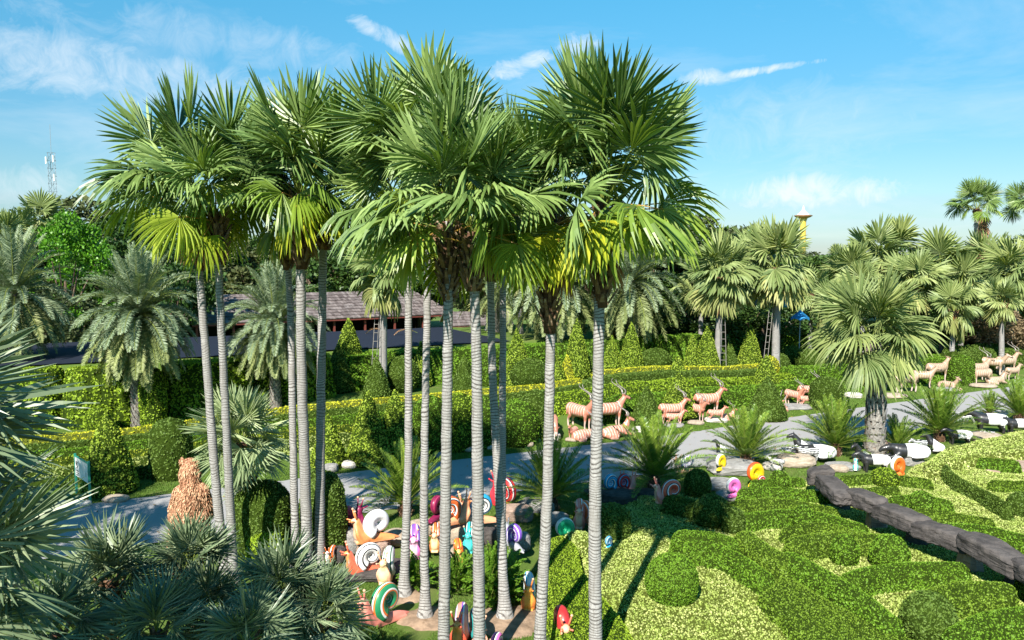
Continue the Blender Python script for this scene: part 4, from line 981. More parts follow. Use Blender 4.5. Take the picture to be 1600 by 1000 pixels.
# tall hedge along the raised road
bank_row(11.4, .75, lambda x, y: 2.15 - T(x, y), -7.3, 32, [H_green, H_body], 'long tall bright green hedge along the back of the garden', 13, 260, .09, .06, step=.18, r=.2)
for i, (x0, x1, o, lab) in enumerate(((-17.6, -16.6, 10.2, 'tall clipped hedge block at far left behind the round date palm'), (-15.6, -13.8, 9.6, 'tall clipped hedge block left behind the round date palm trunk'), (-12.9, -10.6, 9.8, 'tall clipped hedge block right of the round date palm'), (-9.8, -7.9, 10.2, 'tall clipped hedge block between the twin trunks and the date palm'))):
    bank_row(o, .8, lambda x, y: 2.4 - T(x, y), x0, x1, [H_lime, H_body], lab, 20 + i, 240, .085, .06, step=.16, cat_group='tall hedge blocks at left')
# topiary on and above the bank: kind, x, base y, top y, width, material, label
TOP = [
 ('cone', 172, 768, 645, 84, GA, 'broad leaning green topiary cone beside the information sign'), ('ball', 152, 648, 600, 48, GD, 'dark green mushroom topiary head at left'), ('column', 156, 676, 636, 38, GL, 'lime leafed topiary below the mushroom head'),
 ('cone', 197, 652, 606, 34, GY, 'yellow topiary cone left of the round date palm trunk'), ('ball', 198, 655, 622, 32, GD, 'small round topiary tree left of the date palm trunk'), ('column', 268, 745, 655, 64, GD, 'dark rounded column bush behind the bear'),
 ('column', 240, 668, 575, 40, GL, 'tall lime green column right of the date palm trunk'), ('cone', 514, 728, 650, 58, GA, 'clipped green block right of the close trunk pair'), ('cone', 577, 724, 615, 72, GA, 'tall green cone at the lawn edge left of the darkest trunk'),
 ('cone', 618, 716, 612, 66, GA, 'green cone touching the darkest trunk'), ('column', 674, 708, 620, 56, GA, 'green column bush between two pale trunks by the road'), ('column', 716, 702, 615, 54, GL, 'lighter column bush left of a thick pale trunk by the road'),
 ('column', 757, 698, 622, 46, GA, 'narrow column bush right of the pale trunk by the road'), ('column', 804, 692, 628, 76, GA, 'wide clipped bush on the bank left of the second right trunk'), ('column', 838, 686, 610, 50, GD, 'dark column bush left of the lone grazing bongo'),
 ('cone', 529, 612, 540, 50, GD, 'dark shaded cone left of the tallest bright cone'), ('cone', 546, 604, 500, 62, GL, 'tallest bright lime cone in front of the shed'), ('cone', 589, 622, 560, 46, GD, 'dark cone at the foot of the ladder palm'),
 ('ball', 629, 612, 556, 54, GD, 'grey green ball bush left of the darkest trunk'), ('cone', 658, 604, 535, 36, GL, 'slim lime cone between two trunks'), ('cone', 726, 612, 558, 46, GD, 'olive cone left of the thick pale trunk'),
 ('column', 765, 602, 542, 34, GA, 'narrow column between two trunks on the lawn'), ('cone', 808, 606, 516, 50, GL, 'tall lime cone on a bare stem left of the grey green dome'), ('ball', 828, 608, 560, 66, GD, 'large grey green dome bush crossed by a trunk'),
 ('cone', 866, 600, 545, 36, GA, 'small cone immediately right of the large dome'), ('cone', 886, 594, 556, 26, GY, 'small yellow cone behind the yellow crest hedge'), ('cone', 901, 590, 500, 44, GL, 'tall lime cone right of the small yellow cone'),
 ('ball', 922, 584, 556, 36, GD, 'small dark ball half behind the tallest palm trunk'), ('cone', 956, 584, 526, 34, GA, 'green cone right of the tallest palm trunk'), ('cone', 986, 584, 506, 42, GA, 'tall green cone left of the olive dome'),
 ('cone', 990, 584, 566, 24, GY, 'tiny yellow cone in front of the tall green cone'), ('ball', 1024, 583, 544, 52, GD, 'olive dome bush behind the bongo herd'), ('cone', 1059, 600, 556, 34, GA, 'cone right of the olive dome'),
 ('cone', 1081, 588, 525, 32, GL, 'slim bright cone left of a wider pair'), ('cone', 1104, 590, 512, 46, GL, 'wide bright cone left of the tapering grey palm'), ('cone', 1139, 584, 535, 34, GD, 'dark cone right of the tapering grey palm'),
 ('cone', 1171, 583, 510, 44, GL, 'tall bright cone between the two ladders'), ('cone', 1196, 612, 556, 46, GA, 'green cone left of the third bongo group'), ('ball', 1203, 592, 556, 28, GY, 'yellow ball at the base of the blue bundle palm'),
 ('ball', 1218, 584, 552, 32, GD, 'dark ball at the base of the blue bundle palm'), ('ball', 1236, 572, 540, 36, GD, 'dark ball right of the blue bundle palm'), ('ball', 1262, 578, 545, 40, GD, 'dark ball bush left behind the boot palm'),
 ('ball', 1250, 602, 572, 36, GA, 'low green ball above the third bongo group'), ('cone', 1060, 650, 585, 60, GA, 'leafy cone behind the striped bongo pair'), ('cone', 1010, 665, 605, 50, GD, 'dark cone between two bongo groups'),
 ('cone', 1198, 655, 590, 64, GD, 'bushy cone at the road left of the sitting bongo'), ('column', 1290, 640, 590, 50, GD, 'bush left of the boot palm trunk by the road'), ('column', 1500, 600, 556, 40, GA, 'clipped column between the two kudu groups'),
]
GCN = [leafmat('hedge_cone', (0.19, 0.29, 0.02), (0.36, 0.46, 0.055)), H_body]
for i, (kd, px, by, ty, wpx, mats, lab) in enumerate(TOP):
    p = GT(px, by); Y = p.y; z = D(px, ty, Y).z; h = max(z - p.z, .3); r = wpx / 2 * Y / FPX
    area = 3.4 * r * h + 1; n = int(area * 500); s = .064
    if kd == 'cone': me = topiary(cone_prof(r * 1.05, h * 1.03), n, s, GCN if mats is GL or mats is GA else mats, 500 + i)
    elif kd == 'ball': me = topiary(ball_prof(r, h / r / 1.85), n, s, mats, 500 + i)
    else: me = topiary([(r * .9, 0), (r, .15 * h), (r * 1.02, .5 * h), (r * .95, .8 * h), (r * .6, .96 * h), (.02, 1.02 * h)], n, s, mats, 500 + i, wob=.06)
    root = thing('topiary_' + {'cone': 'cone', 'ball': 'ball', 'column': 'column'}[kd], lab, 'topiary', 'topiary bushes beyond the road', None, p)
    obj('foliage', me, root)
    if lab.find('stem') >= 0 or 'tree left' in lab:
        pass
# small trees stems
for px, by, h in ((808, 612, .7), (198, 668, .6)):
    pass
# white pebbles and rocks at the road edge are in the rock section
# ---------------------------------------------------------------- the clipped garden at right
bed = [(905, 838), (960, 795), (1000, 772), (1085, 772), (1140, 790), (1180, 770), (1262, 752), (1330, 748), (1415, 748), (1425, 728), (1520, 690), (1610, 668), (1680, 656), (1720, 900), (1700, 1080), (1060, 1080), (1000, 1020), (975, 968), (940, 930), (912, 885)]
hedge_poly(bed, .13, GC, 'low cream and yellow green ground cover filling the clipped garden', hz=.1, step=.16, n_leaf=1150, size=.043, wob=.06, r=.15, seed=31, name='ground_cover_hedge')
for o in bpy.data.objects:
    if o.name.startswith('ground_cover_hedge'): o['kind'] = 'stuff'
kk = dict(n_leaf=1600, size=.033, wob=.03)
hedge_poly([(850, 842), (880, 832), (905, 850), (912, 885), (945, 928), (975, 962), (1005, 1010), (1040, 1110), (900, 1110), (870, 1000), (850, 930)], .45, GL, 'broad flat bright green hedge left of the cream ground cover, crossed by trunk shadows', hz=.4, seed=32, **kk)
g1 = 'clipped hedges in the right garden'; GM = [leafmat('hedge_mid', (0.115, 0.20, 0.016), (0.21, 0.325, 0.034)), H_body]
HL = [
 ([(1112, 858), (1145, 866), (1196, 898)], .33, .42, GA, 'dark hedge arm right of the large round bush'),
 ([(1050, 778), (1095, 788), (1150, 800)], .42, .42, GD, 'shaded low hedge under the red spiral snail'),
 ([(1076, 838), (1108, 840), (1140, 846)], [.62, .55, .35], .55, GA, 'wide shaded mound hedge above the large round bush'),
 ([(1166, 838), (1195, 858), (1225, 872)], [.46, .42, .38], .5, GA, 'hedge from the shaded mound leading down right'),
 ([(1236, 870), (1290, 900), (1340, 930), (1392, 968)], [.42, .40, .40, .36], .5, GA, 'longest diagonal hedge across the middle of the garden'),
 ([(1240, 845), (1310, 836), (1400, 842)], [.34, .40, .32], .45, GA, 'hedge band left of the middle stone support'),
 ([(1326, 900), (1400, 886), (1500, 884)], [.34, .36, .34], .45, GA, 'hedge band below the round bush and stone slabs'),
 ([(1434, 935), (1500, 918), (1572, 918)], [.36, .42, .36], .5, GA, 'wide hedge band under the lower stone slabs'),
 ([(1160, 766), (1220, 764), (1290, 770)], .26, .36, GA, 'thin hedge strip right of the pink snail shell'),
 ([(1150, 786), (1220, 782), (1300, 796)], .32, .38, GA, 'second thin hedge strip left of the first stones'),
 ([(1165, 806), (1250, 800), (1345, 822)], .34, .40, GA, 'third hedge strip left of the stones'),
 ([(1225, 826), (1290, 818), (1352, 838)], .22, .38, GA, 'short hedge strip beside the second stone support'),
 ([(1250, 748), (1180, 752)], .26, .30, GA, 'grassy hedge between the yellow snail and the first stone'),
 ([(1318, 745), (1380, 742), (1450, 750)], .24, .34, GA, 'hedge strip behind the stones, below the orange snail shell'),
 ([(1395, 778), (1440, 776), (1480, 784)], .26, .36, GA, 'second hedge strip behind the stones'),
 ([(1415, 800), (1450, 798), (1545, 812)], .26, .36, GA, 'third hedge strip behind the stones'),
 ([(1480, 822), (1540, 826), (1640, 850)], .34, .38, GA, 'hedge strip behind the lower stones at the right edge'),
 ([(1330, 765), (1400, 760)], .2, .32, GA, 'short hedge piece behind the second stone'),
 ([(1478, 728), (1494, 744), (1540, 768), (1574, 788)], .22, .42, GD, 'wavy dark green hedge winding through the yellow field'),
 ([(1552, 752), (1640, 756)], .24, .34, GA, 'green hedge block at the right edge, middle one'),
 ([(1535, 716), (1588, 722)], .24, .40, GA, 'green hedge block at the right edge, upper left one'),
 ([(1570, 698), (1650, 700)], .22, .36, GA, 'green hedge block at the right edge, uppermost one'),
 ([(1500, 990), (1545, 965), (1640, 950)], [.42, .4, .4], .45, GA, 'dark hedge in the bottom right corner'),
 ([(1600, 905), (1640, 920)], .3, .4, GA, 'hedge piece under the last stone at the right edge'),
]
for i, (pix, w, h, mats, lab) in enumerate(HL):
    far = pix[0][1] < 830
    mats = GM if (mats is GA and i % 2) else mats
    w = np.array(w, float) * .67; h = h * 1.25
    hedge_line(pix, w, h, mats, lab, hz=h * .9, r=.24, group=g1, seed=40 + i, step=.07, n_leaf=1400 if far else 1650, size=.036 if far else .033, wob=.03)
hedge_poly([(1182, 925), (1215, 897), (1245, 902), (1300, 935), (1370, 968), (1440, 1000), (1470, 1090), (1260, 1090), (1235, 985)], .38, GM, 'large flat dark green hedge patch at the bottom middle', hz=.36, group=g1, seed=70, **kk)
hedge_poly([(1450, 742), (1440, 722), (1475, 700), (1530, 686), (1620, 668), (1660, 664), (1660, 704), (1560, 712), (1490, 722)], .42, GC, 'raised yellow green hedge curving behind the field at right', hz=.4, group=g1, seed=71, step=.09, n_leaf=420, size=.06, wob=.05)
def ball_bush(px, cy, rpx, mats, label, hz=.4, sq=1.0, n=1500, size=.042):
    c = G(px, cy, hz); r = rpx * c.y / FPX; h = hz * 2
    me = topiary(ball_prof(r, h / r / 1.85, 11), n, size, mats, int(px), 26, .025); root = thing('topiary_ball', label, 'topiary', 'round bushes in the right garden', None, (c.x, c.y, 0)); obj('foliage', me, root)
ball_bush(1050, 905, 43, GA, 'large round bush standing in the cream ground cover', .48, n=9000, size=.032)
c = G(1043, 945); V, Q, T3 = tube([(-.62, .1, 0), (-.55, .1, .18), (-.5, .05, .4)], [.05, .04, .03], 6)
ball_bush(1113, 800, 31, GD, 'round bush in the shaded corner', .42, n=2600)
ball_bush(1090, 757, 22, GD, 'rounded dark bush beside the red spiral snail', .42, n=1800)
ball_bush(1390, 866, 30, GA, 'round bush below the middle stone slab', .40, n=2600)
ball_bush(1451, 966, 42, GD, 'dark round bush near the bottom right', .44, n=4000)
ball_bush(1218, 752, 16, GA, 'small round bush right of the yellow snail shell', .3, n=1000)
ball_bush(1382, 748, 22, GL, 'bright round bush behind the stones below the orange shell', .3, n=1200)
ball_bush(1440, 786, 20, GA, 'round bush behind the stones', .3, n=1200)
ball_bush(1596, 790, 22, GD, 'dark round bush at the right edge by the wavy hedge', .34, n=1600)
ball_bush(1320, 862, 22, GA, 'low round bush between hedge bands left of the stones', .36, n=1400)
ball_bush(1255, 812, 18, GA, 'small round bush among the thin hedge strips', .34, n=1200)
ball_bush(1145, 815, 20, GD, 'small dark bush at the end of the shaded mound', .34, n=1200)
# shaded cylinder bush beside the tallest trunk
for (px, by, ty, w, mats, lab, n) in ((955, 842, 788, 62, GD, 'dark cylindrical bush just right of the tallest palm trunk', 3600), (903, 868, 832, 50, GC, 'cream bush below the green snail shell', 1500), (506, 868, 735, 74, GD, 'tall dark rounded bush right of the close trunk pair', 5200),
                                 (412, 862, 752, 96, GD, 'dark bush behind the yellow ball bush', 4500), (415, 872, 822, 60, GL, 'yellow green ball bush between the palm trunks', 3200), (575, 1000, 985, 50, GD, 'low dark plant at the bottom beside the sandy mound', 700)):
    p = G(px, by); h = D(px, ty, p.y).z; r = w / 2 * p.y / FPX
    me = topiary([(r * .85, 0), (r, .2 * h), (r, .55 * h), (r * .88, .8 * h), (r * .55, .95 * h), (.02, h)], n, .05, mats, int(px) + 7, 26, .05)
    root = thing('rounded_bush', lab, 'bush', None, None, p); obj('foliage', me, root)
F_fern = leafmat('fern_green', (0.07, 0.17, 0.012), (0.18, 0.33, 0.03), .25, .45, .35)
S_fern = [[feather(rad(e), .62, 34, .035, .10, .5, 90 + i * 3 + j, .3, [F_fern, P_stalk], .8, .006, 0, .3) for j in range(2)] for i, e in enumerate((82, 70, 58, 46, 34, 22, 10))]
def fern(label, px, by, wpx, seed, n=60, lift=.15, sc=1.0):
    b_ = G(px, by); rng = np.random.default_rng(seed); s = wpx / 2 * b_.y / FPX / .60
    root = thing('fern_shrub', label, 'shrub', 'feathery shrubs among the snails', None, b_)
    for i in range(n):
        a = i * 2.39996; q = rng.random() ** .5 * .25 * s
        obj('frond', S_fern[rng.integers(7)][rng.integers(2)], root, (math.cos(a) * q, math.sin(a) * q, rng.uniform(0, .35) * s * sc), Euler((rng.normal() * .1, 0, a)), s * rng.uniform(.7, 1.05))
fern('feathery green shrub behind the leaning palm trunk', 778, 942, 112, 1, 110, sc=1.6)
fern('feathery shrub between the thick pale trunks', 716, 925, 78, 4, 80, sc=1.4)
fern('dark feathery shrub left between the darkest trunk and its neighbour', 652, 918, 70, 2, 80, sc=1.4)
fern('feathery shrub under the turquoise snail', 742, 915, 60, 3, 60)
fern('low feathery plant under the cycad above the green shell', 905, 815, 40, 5, 30)

# ---------------------------------------------------------------- rocks
R_tan = rock_mat('rock_tan', (0.36, 0.28, 0.20), (0.50, 0.42, 0.33), (0.12, 0.09, 0.07)); R_grey = rock_mat('rock_grey', (0.22, 0.21, 0.20), (0.38, 0.37, 0.35), (0.08, 0.07, 0.07))
R_dark = rock_mat('rock_dark', (0.050, 0.044, 0.041), (0.115, 0.100, 0.092), (0.035, 0.03, 0.03)); R_white = rock_mat('rock_white', (0.55, 0.50, 0.43), (0.70, 0.66, 0.60), (0.25, 0.2, 0.15)); R_rust = rock_mat('rock_rust', (0.30, 0.20, 0.15), (0.46, 0.34, 0.27), (0.08, 0.06, 0.05))
def slab_mesh(seed, mats, flat=True, sharp=5.0, nu=20, nv=12, amp=.10):
    V, Q = sph((0, 0, 0), 1, nu, nv); p = sharp
    k = (np.abs(V) ** p).sum(1) ** (1 / p); V = V / k[:, None]
    V = V * (1 + amp * snoise(V, 2.2, seed)[:, None] + amp * .45 * snoise(V, 6, seed + 1)[:, None]) ; return mesh_np('rock', V, Q, None, mats, None, False)
RV = {}
def rock(px, by, wpx, hpx, label, mat=R_tan, var=0, z0=0.0, depth=None, rot=0.0, group='rocks around the statues', name='rock', sharp=4.0, terr=False):
    key = (mat.name, var)
    if key not in RV: RV[key] = slab_mesh(var * 3 + 1, [mat], sharp=(4.5 if var % 2 else 3.0))
    p = GT(px, by, z0) if terr else G(px, by, z0); s = p.y / FPX; w = wpx * s / 2; h = hpx * s / 2; d = depth or w * .7
    o = thing(name, label, 'rock', group, RV[key], (p.x, p.y + d * .5, p.z + h * .8), rot, (w, d, h)); return o
RK = [
 (458 + 80, 868, 46, 48, 'grey boulder carrying the maroon shelled snail', R_grey, 0), (578, 866, 60, 26, 'flat brown rock carrying the white shelled snail', R_rust, 1), (628, 852, 70, 22, 'pale flat rock right of the white shelled snail', R_tan, 2),
 (585, 905, 110, 18, 'flat dark ledge under the two spiral shelled snails', R_dark, 1), (520, 880, 40, 30, 'dark rock behind the twin palm trunks', R_dark, 0), (655, 838, 40, 26, 'tan rock behind the pink snail', R_tan, 3),
 (712, 852, 44, 34, 'stacked tan rock carrying the orange and white shell', R_tan, 1), (712, 874, 40, 22, 'lower tan block under the stacked rock', R_tan, 3), (760, 828, 34, 18, 'rock under the blue spiral shell', R_rust, 3), (760, 850, 34, 26, 'dark lower block under the blue shell', R_dark, 3),
 (812, 862, 36, 34, 'grey boulder under the purple shell', R_grey, 2), (808, 815, 50, 26, 'long tilted brown log shaped rock right of the red shell', R_rust, 1), (838, 800, 60, 20, 'grey ledge left of the cycad above the green shell', R_grey, 3), (870, 822, 40, 22, 'dark rock left of the green shell', R_grey, 0),
 (908, 822, 20, 12, 'small rock under the salmon snail facing front', R_rust, 2), (968, 788, 56, 22, 'dark layered rock right of the tallest trunk', R_dark, 1), (945, 775, 60, 14, 'dark ledge carrying the blue shells', R_dark, 3), (1010, 780, 40, 16, 'dark rock below the cycad by the red spiral snail', R_dark, 0),
 (1150, 742, 80, 20, 'long flat grey rock carrying the yellow shell', R_grey, 1), (1120, 765, 66, 14, 'flat pale rock left of the pink shell', R_grey, 3), (1145, 782, 50, 14, 'flat rock under the pink shell', R_grey, 2), (1208, 735, 30, 14, 'white rock under the striped baby tapir', R_white, 0),
 (1248, 730, 60, 20, 'tan rock under the pair of tapirs', R_tan, 2), (1428, 728, 32, 18, 'square grey block under the lying tapir', R_grey, 3), (1395, 705, 36, 20, 'brown rock right of the boot palm', R_rust, 0), (1312, 738, 30, 12, 'low rock in the grass left of the boot palm', R_tan, 0),
 (1540, 688, 60, 10, 'flat rock under the standing tapirs', R_tan, 3), (1320, 735, 50, 10, 'flat stone behind the small blue snail', R_grey, 1), (1585, 740, 110, 12, 'brown flat stone edging in the yellow field', R_rust, 3), (682, 832, 34, 24, 'tan rock behind the orange and white snail', R_tan, 0),
]
for px, by, w, h, lab, mat, var in RK: rock(px, by, w, h, lab, mat, var)
RB = [(178, 785, 40, 10, 'pale rock at the foot of the sign'), (128, 792, 24, 9, 'small pale rock left of the sign post'), (95, 790, 20, 8, 'pale rock hidden by palm leaves at left'), (515, 738, 24, 14, 'orange tan rock at the lawn edge by the trunk pair'),
      (545, 732, 24, 13, 'white rock at the lawn edge left of the cone'), (552, 720, 26, 14, 'upper pale rock behind the white rock'), (648, 722, 24, 8, 'pale rock by the darkest trunk at the road'), (690, 716, 24, 9, 'pale rock between pale trunks at the road'),
      (733, 706, 34, 9, 'long pale rock right of the thick trunk'), (772, 702, 30, 8, 'low pale rock beside the road'), (825, 698, 18, 10, 'orange tan rock left of the grazing bongo'), (862, 690, 28, 14, 'white rock under the grazing bongo'),
      (893, 690, 20, 6, 'low stone under the small bongo'), (1010, 676, 40, 8, 'long tan rock right of the lying bongo'), (980, 682, 26, 8, 'tan rock beside the lying bongo'), (1055, 668, 30, 6, 'flat tan rock under the calf'), (1088, 664, 26, 7, 'tan rock under the turned bongo'),
      (1120, 660, 34, 7, 'tan rock under the second calf'), (1150, 655, 22, 6, 'pale rock at the end of the second bongo group'), (1245, 640, 50, 7, 'tan rock under the third bongo group'), (1275, 636, 26, 6, 'pale rock right of the third bongo group'),
      (1335, 622, 24, 9, 'tan rock left of the boot palm by the road'), (1400, 622, 40, 7, 'tan rock ledge under the kudu herd'), (1480, 612, 34, 6, 'tan rock under the sitting kudu'), (1540, 606, 40, 6, 'pale rock under the right kudu group')]
for i, (px, by, w, h, lab) in enumerate(RB): rock(px, by, w, h, lab, (R_tan, R_white, R_tan, R_grey)[i % 4] if 'white' not in lab else R_white, i % 4, terr=True, group='rocks along the far road edge')

# the row of long dark stones on short stone props
def stone_slab(a, b_, w, hb, ht, label, seed, mat=R_dark):
    A = G(a[0], a[1], (hb + ht) / 2); B = G(b_[0], b_[1], (hb + ht) / 2); d = B - A; ln = d.length / 2; rng = np.random.default_rng(seed)
    V, Q = sph((0, 0, 0), 1, 44, 30); k = (np.abs(V) ** 7).sum(1) ** (1 / 7); V = V / k[:, None]; V = V * (1 + .022 * np.round(2.5 * snoise(V * (ln / w, 1, 1), 4, seed + 3))[:, None] + .012 * snoise(V * (ln / w, 1, 1), 16, seed + 4)[:, None])
    V = V * (1 + .09 * snoise(V * (ln / w, 1, 1), 2.0, seed)[:, None] + .045 * snoise(V * (ln / w, 1, 1), 5, seed + 1)[:, None]); V = V * (ln * .99, w, (ht - hb) / 2)
    V[:, 2] += .05 * V[:, 0] / ln * rng.normal() - .05 * (V[:, 2] > 0) * (V[:, 0] / ln) ** 2
    me = mesh_np('stone', V, Q, None, [mat], None, False); m = (A + B) / 2
    return thing('stone_slab', label, 'stone', 'long dark stones laid end to end', me, m + Vector((0, 0, rng.normal() * .035)), math.atan2(d.y, d.x) + rng.normal() * .07)
SL = [((1262, 742), (1302, 744), .30, .55, .93, 'first dark stone slab, farthest up the row next to the tapir rock'), ((1288, 750), (1320, 782), .25, .55, .93, 'second stone slab, short and steeply angled'), ((1322, 770), (1378, 796), .26, .55, .93, 'third dark stone slab from the far end'),
      ((1374, 792), (1442, 822), .28, .55, .93, 'fourth stone slab, above the pale pointed support'), ((1438, 818), (1514, 850), .26, .55, .93, 'fifth stone slab, left of the big lower one'), ((1512, 844), (1598, 890), .30, .55, .93, 'sixth and largest stone slab near the right edge'), ((1596, 884), (1680, 930), .30, .55, .93, 'last stone slab cut by the right edge')]
for i, (a, b_, w, hb, ht, lab) in enumerate(SL): stone_slab(a, b_, w, hb, ht, lab, 30 + i)
def prop(px, by, w, h, lab, mat, seed):
    p = G(px, by); s = p.y / FPX; V, Q = sph((0, 0, 0), 1, 14, 10); k = (np.abs(V) ** 4).sum(1) ** .25; V = V / k[:, None]; V *= (1 + .1 * snoise(V, 2.5, seed)[:, None])
    tz = (V[:, 2] + 1) / 2; V[:, :2] *= (1.1 - .35 * tz)[:, None]; hh = .62
    thing('support_stone', lab, 'stone', 'stones propping up the slab row', mesh_np('stone', V * (w * s / 2, w * s / 2 * .8, hh / 2), Q, None, [mat]), (p.x, p.y + .12, hh / 2 - .03), seed)
for i, (px, by, w, lab, mat) in enumerate(((1281, 778, 12, 'small pale upright prop under the first two slabs', R_tan), (1318, 802, 26, 'rounded dark prop under the second slab', R_dark), (1372, 832, 32, 'pale pointed prop under the third and fourth slabs', R_rust), (1438, 856, 42, 'round dark prop under the fourth and fifth slabs', R_dark),
     (1520, 900, 40, 'rust coloured upright prop under the fifth and sixth slabs', R_rust), (1600, 928, 44, 'dark prop at the right edge', R_dark))): prop(px, by, w, 40, lab, mat, i + 1)
# ---------------------------------------------------------------- statues
def union_mesh(name, parts, voxel, smooth, mats, colfn=None, quads=True):
    g = Geo()
    for p in parts: g.add(*p)
    me = g.mesh('tmp', []); o = bpy.data.objects.new('tmp', me); COL.objects.link(o)
    m = o.modifiers.new('r', 'REMESH'); m.mode = 'VOXEL'; m.voxel_size = voxel; m.use_smooth_shade = True
    s = o.modifiers.new('s', 'SMOOTH'); s.iterations = smooth; s.factor = .5
    dg = bpy.context.evaluated_depsgraph_get(); dg.update()
    out = bpy.data.meshes.new_from_object(o.evaluated_get(dg)); bpy.data.objects.remove(o); bpy.data.meshes.remove(me)
    out.name = name; out.materials.clear()
    for x in mats: out.materials.append(x)
    if colfn is not None:
        V = quads_of(out); c = np.ones((len(V), 4), np.float32); c[:, :3] = colfn(V[:, 0], V[:, 1], V[:, 2])
        a = out.color_attributes.new('Col', 'FLOAT_COLOR', 'POINT'); a.data.foreach_set('color', c.ravel())
    return out
def tb(P, R, n=12, flat=1.0):
    """rounded tube piece: densified, with spherical ends"""
    P = np.array(P, float); R = np.array(R, float)
    Pc = catmull(P, 5) if len(P) > 2 else np.array([P[0] * (1 - t) + P[1] * t for t in np.linspace(0, 1, 6)])
    Rc = np.interp(np.linspace(0, len(P) - 1, len(Pc)), np.arange(len(P)), R)
    return [tube(Pc, Rc, n, True, flat), sph(P[0], R[0]), sph(P[-1], R[-1])]
def C3(n, c): return np.tile(np.array(c, float), (n, 1))
def blend(a, b, m): return a * (1 - m[:, None]) + b * m[:, None]
def legs(L, side_y):
    out = []
    for path, R in L:
        for s in (-1, 1): out += tb([(x, s * y, z) for x, y, z in path], R, 9)
    return out
M_coat = colmat('painted_coat', .38, .25); M_horn = plain('dark_horn', (0.42, 0.37, 0.33), .3, .5, .2, 8, coat=.3, dirt=(.07, .06, .055)); M_hoof = plain('hoof', (.05, .04, .035), .5)
def horns(L0, mats=None):
    out = []
    for s in (-1, 1):
        t = np.linspace(0, 1, 16); P = np.stack([-.05 - .38 * t + .10 * np.sin(t * 6.0), s * (.045 + .16 * np.sin(t * 2.6) + .02 * np.sin(t * 9)), 0 + .62 * L0 * t + .0 * t], 1)
        V, Q, T3 = tube(P, np.linspace(.034, .008, 16), 8); out.append(mesh_np('horn', V, Q, T3, [M_horn], None, True))
    return out
def antelope(kind, pose, col, stripe, seed=0, horn=True, head_dir=0.0):
    body = []; hx = .68; hz = 1.18
    bz = .78 if pose != 'lie' else .30
    if pose == 'stand':
        body += tb([(-.50, 0, .80), (-.25, 0, .74), (.15, 0, .73), (.42, 0, .78)], [.20, .235, .235, .19], 16)
        body += tb([(.42, 0, .82), (.58, 0, 1.0), (.70, 0, 1.16)], [.17, .12, .09])
        body += legs([([(.40, .10, .72), (.40, .11, .44), (.38, .11, .22), (.40, .11, .03)], [.10, .05, .033, .04]), ([(-.48, .10, .78), (-.40, .12, .56), (-.53, .12, .34), (-.49, .12, .03)], [.155, .09, .042, .04])], 0)
        body += tb([(-.66, 0, .86), (-.74, 0, .7), (-.73, 0, .5)], [.035, .025, .03], 8)
    elif pose == 'graze':
        body += tb([(-.50, 0, .80), (-.25, 0, .74), (.15, 0, .73), (.42, 0, .75)], [.20, .235, .235, .19], 16)
        body += tb([(.42, 0, .80), (.66, 0, .66), (.80, 0, .45)], [.17, .12, .09]); hx = .82; hz = .42
        body += legs([([(.40, .10, .72), (.40, .11, .44), (.38, .11, .22), (.40, .11, .03)], [.10, .05, .033, .04]), ([(-.48, .10, .78), (-.40, .12, .56), (-.53, .12, .34), (-.49, .12, .03)], [.155, .09, .042, .04])], 0)
    else:
        body += tb([(-.50, 0, .24), (-.25, 0, .27), (.12, 0, .28), (.38, 0, .32)], [.20, .235, .225, .19], 16)
        body += tb([(.38, 0, .36), (.50, 0, .56), (.58, 0, .74)], [.17, .12, .085]); hx = .56; hz = .76
        body += legs([([(.38, .14, .2), (.62, .16, .12), (.80, .14, .05)], [.09, .05, .04]), ([(-.45, .18, .18), (-.10, .28, .12), (-.42, .30, .05), (-.12, .33, .04)], [.15, .09, .045, .04])], 0)
    hd = np.array([math.cos(head_dir), math.sin(head_dir), 0]) if pose != 'graze' else np.array([.55, 0, -.2]) * 1.2
    h0 = np.array([hx, 0, hz]); ang = math.atan2(hd[1], hd[0]) if pose != 'graze' else 0
    dz = -.12 if pose != 'graze' else -.24; ln = .27 if pose != 'graze' else .12
    body += tb([h0, h0 + hd * ln * .5 + (0, 0, dz * .45), h0 + hd * ln + (0, 0, dz)], [.088, .07, .046], 10)
    pr = np.array([-hd[1], hd[0], 0]); pr /= np.linalg.norm(pr)
    for s in (-1, 1): body += tb([h0 + pr * s * .06 - hd * .02 + (0, 0, .05), h0 + pr * s * .17 - hd * .08 + (0, 0, .10)], [.035, .014], 7)
    col = np.array(col); stripe = np.array(stripe)
    muz = h0 + hd * ln + np.array([0, 0, dz])
    def cf(x, y, z):
        c = C3(len(x), col); low = bz - .15
        st = (np.sin((x + .12 * np.abs(z - bz)) * 2 * PI / .125) > .80) & (z > low - .05) & (x < .42) & (x > -.62) & (z < bz + .3)
        c = blend(c, stripe, st * 1.0)
        leg = np.clip((bz - .33 - z) / .08, 0, 1) if pose != 'lie' else np.clip((.11 - z) / .05, 0, 1)
        c = blend(c, np.array([.62, .50, .44]), leg * .75); c = blend(c, np.array([.06, .05, .045]), ((z < .07) & (pose != 'lie')) * 1.0)
        dm = np.sqrt((x - muz[0]) ** 2 + (y - muz[1]) ** 2 + (z - muz[2]) ** 2); c = blend(c, np.array([.05, .045, .04]), (dm < .075) * 1.0)
        e0 = h0 + hd * ln * .35; de = np.sqrt((x - e0[0]) ** 2 + (y - e0[1]) ** 2 + (z - e0[2]) ** 2); c = blend(c, col * .55, (de < .07) * .7)
        c = blend(c, stripe, ((np.abs(z - bz - .20) < .0) * 1.0)); belly = np.clip((bz - .17 - z) / .05, 0, 1) * (z > bz - .3); c = blend(c, col * .55, belly * .5)
        return c
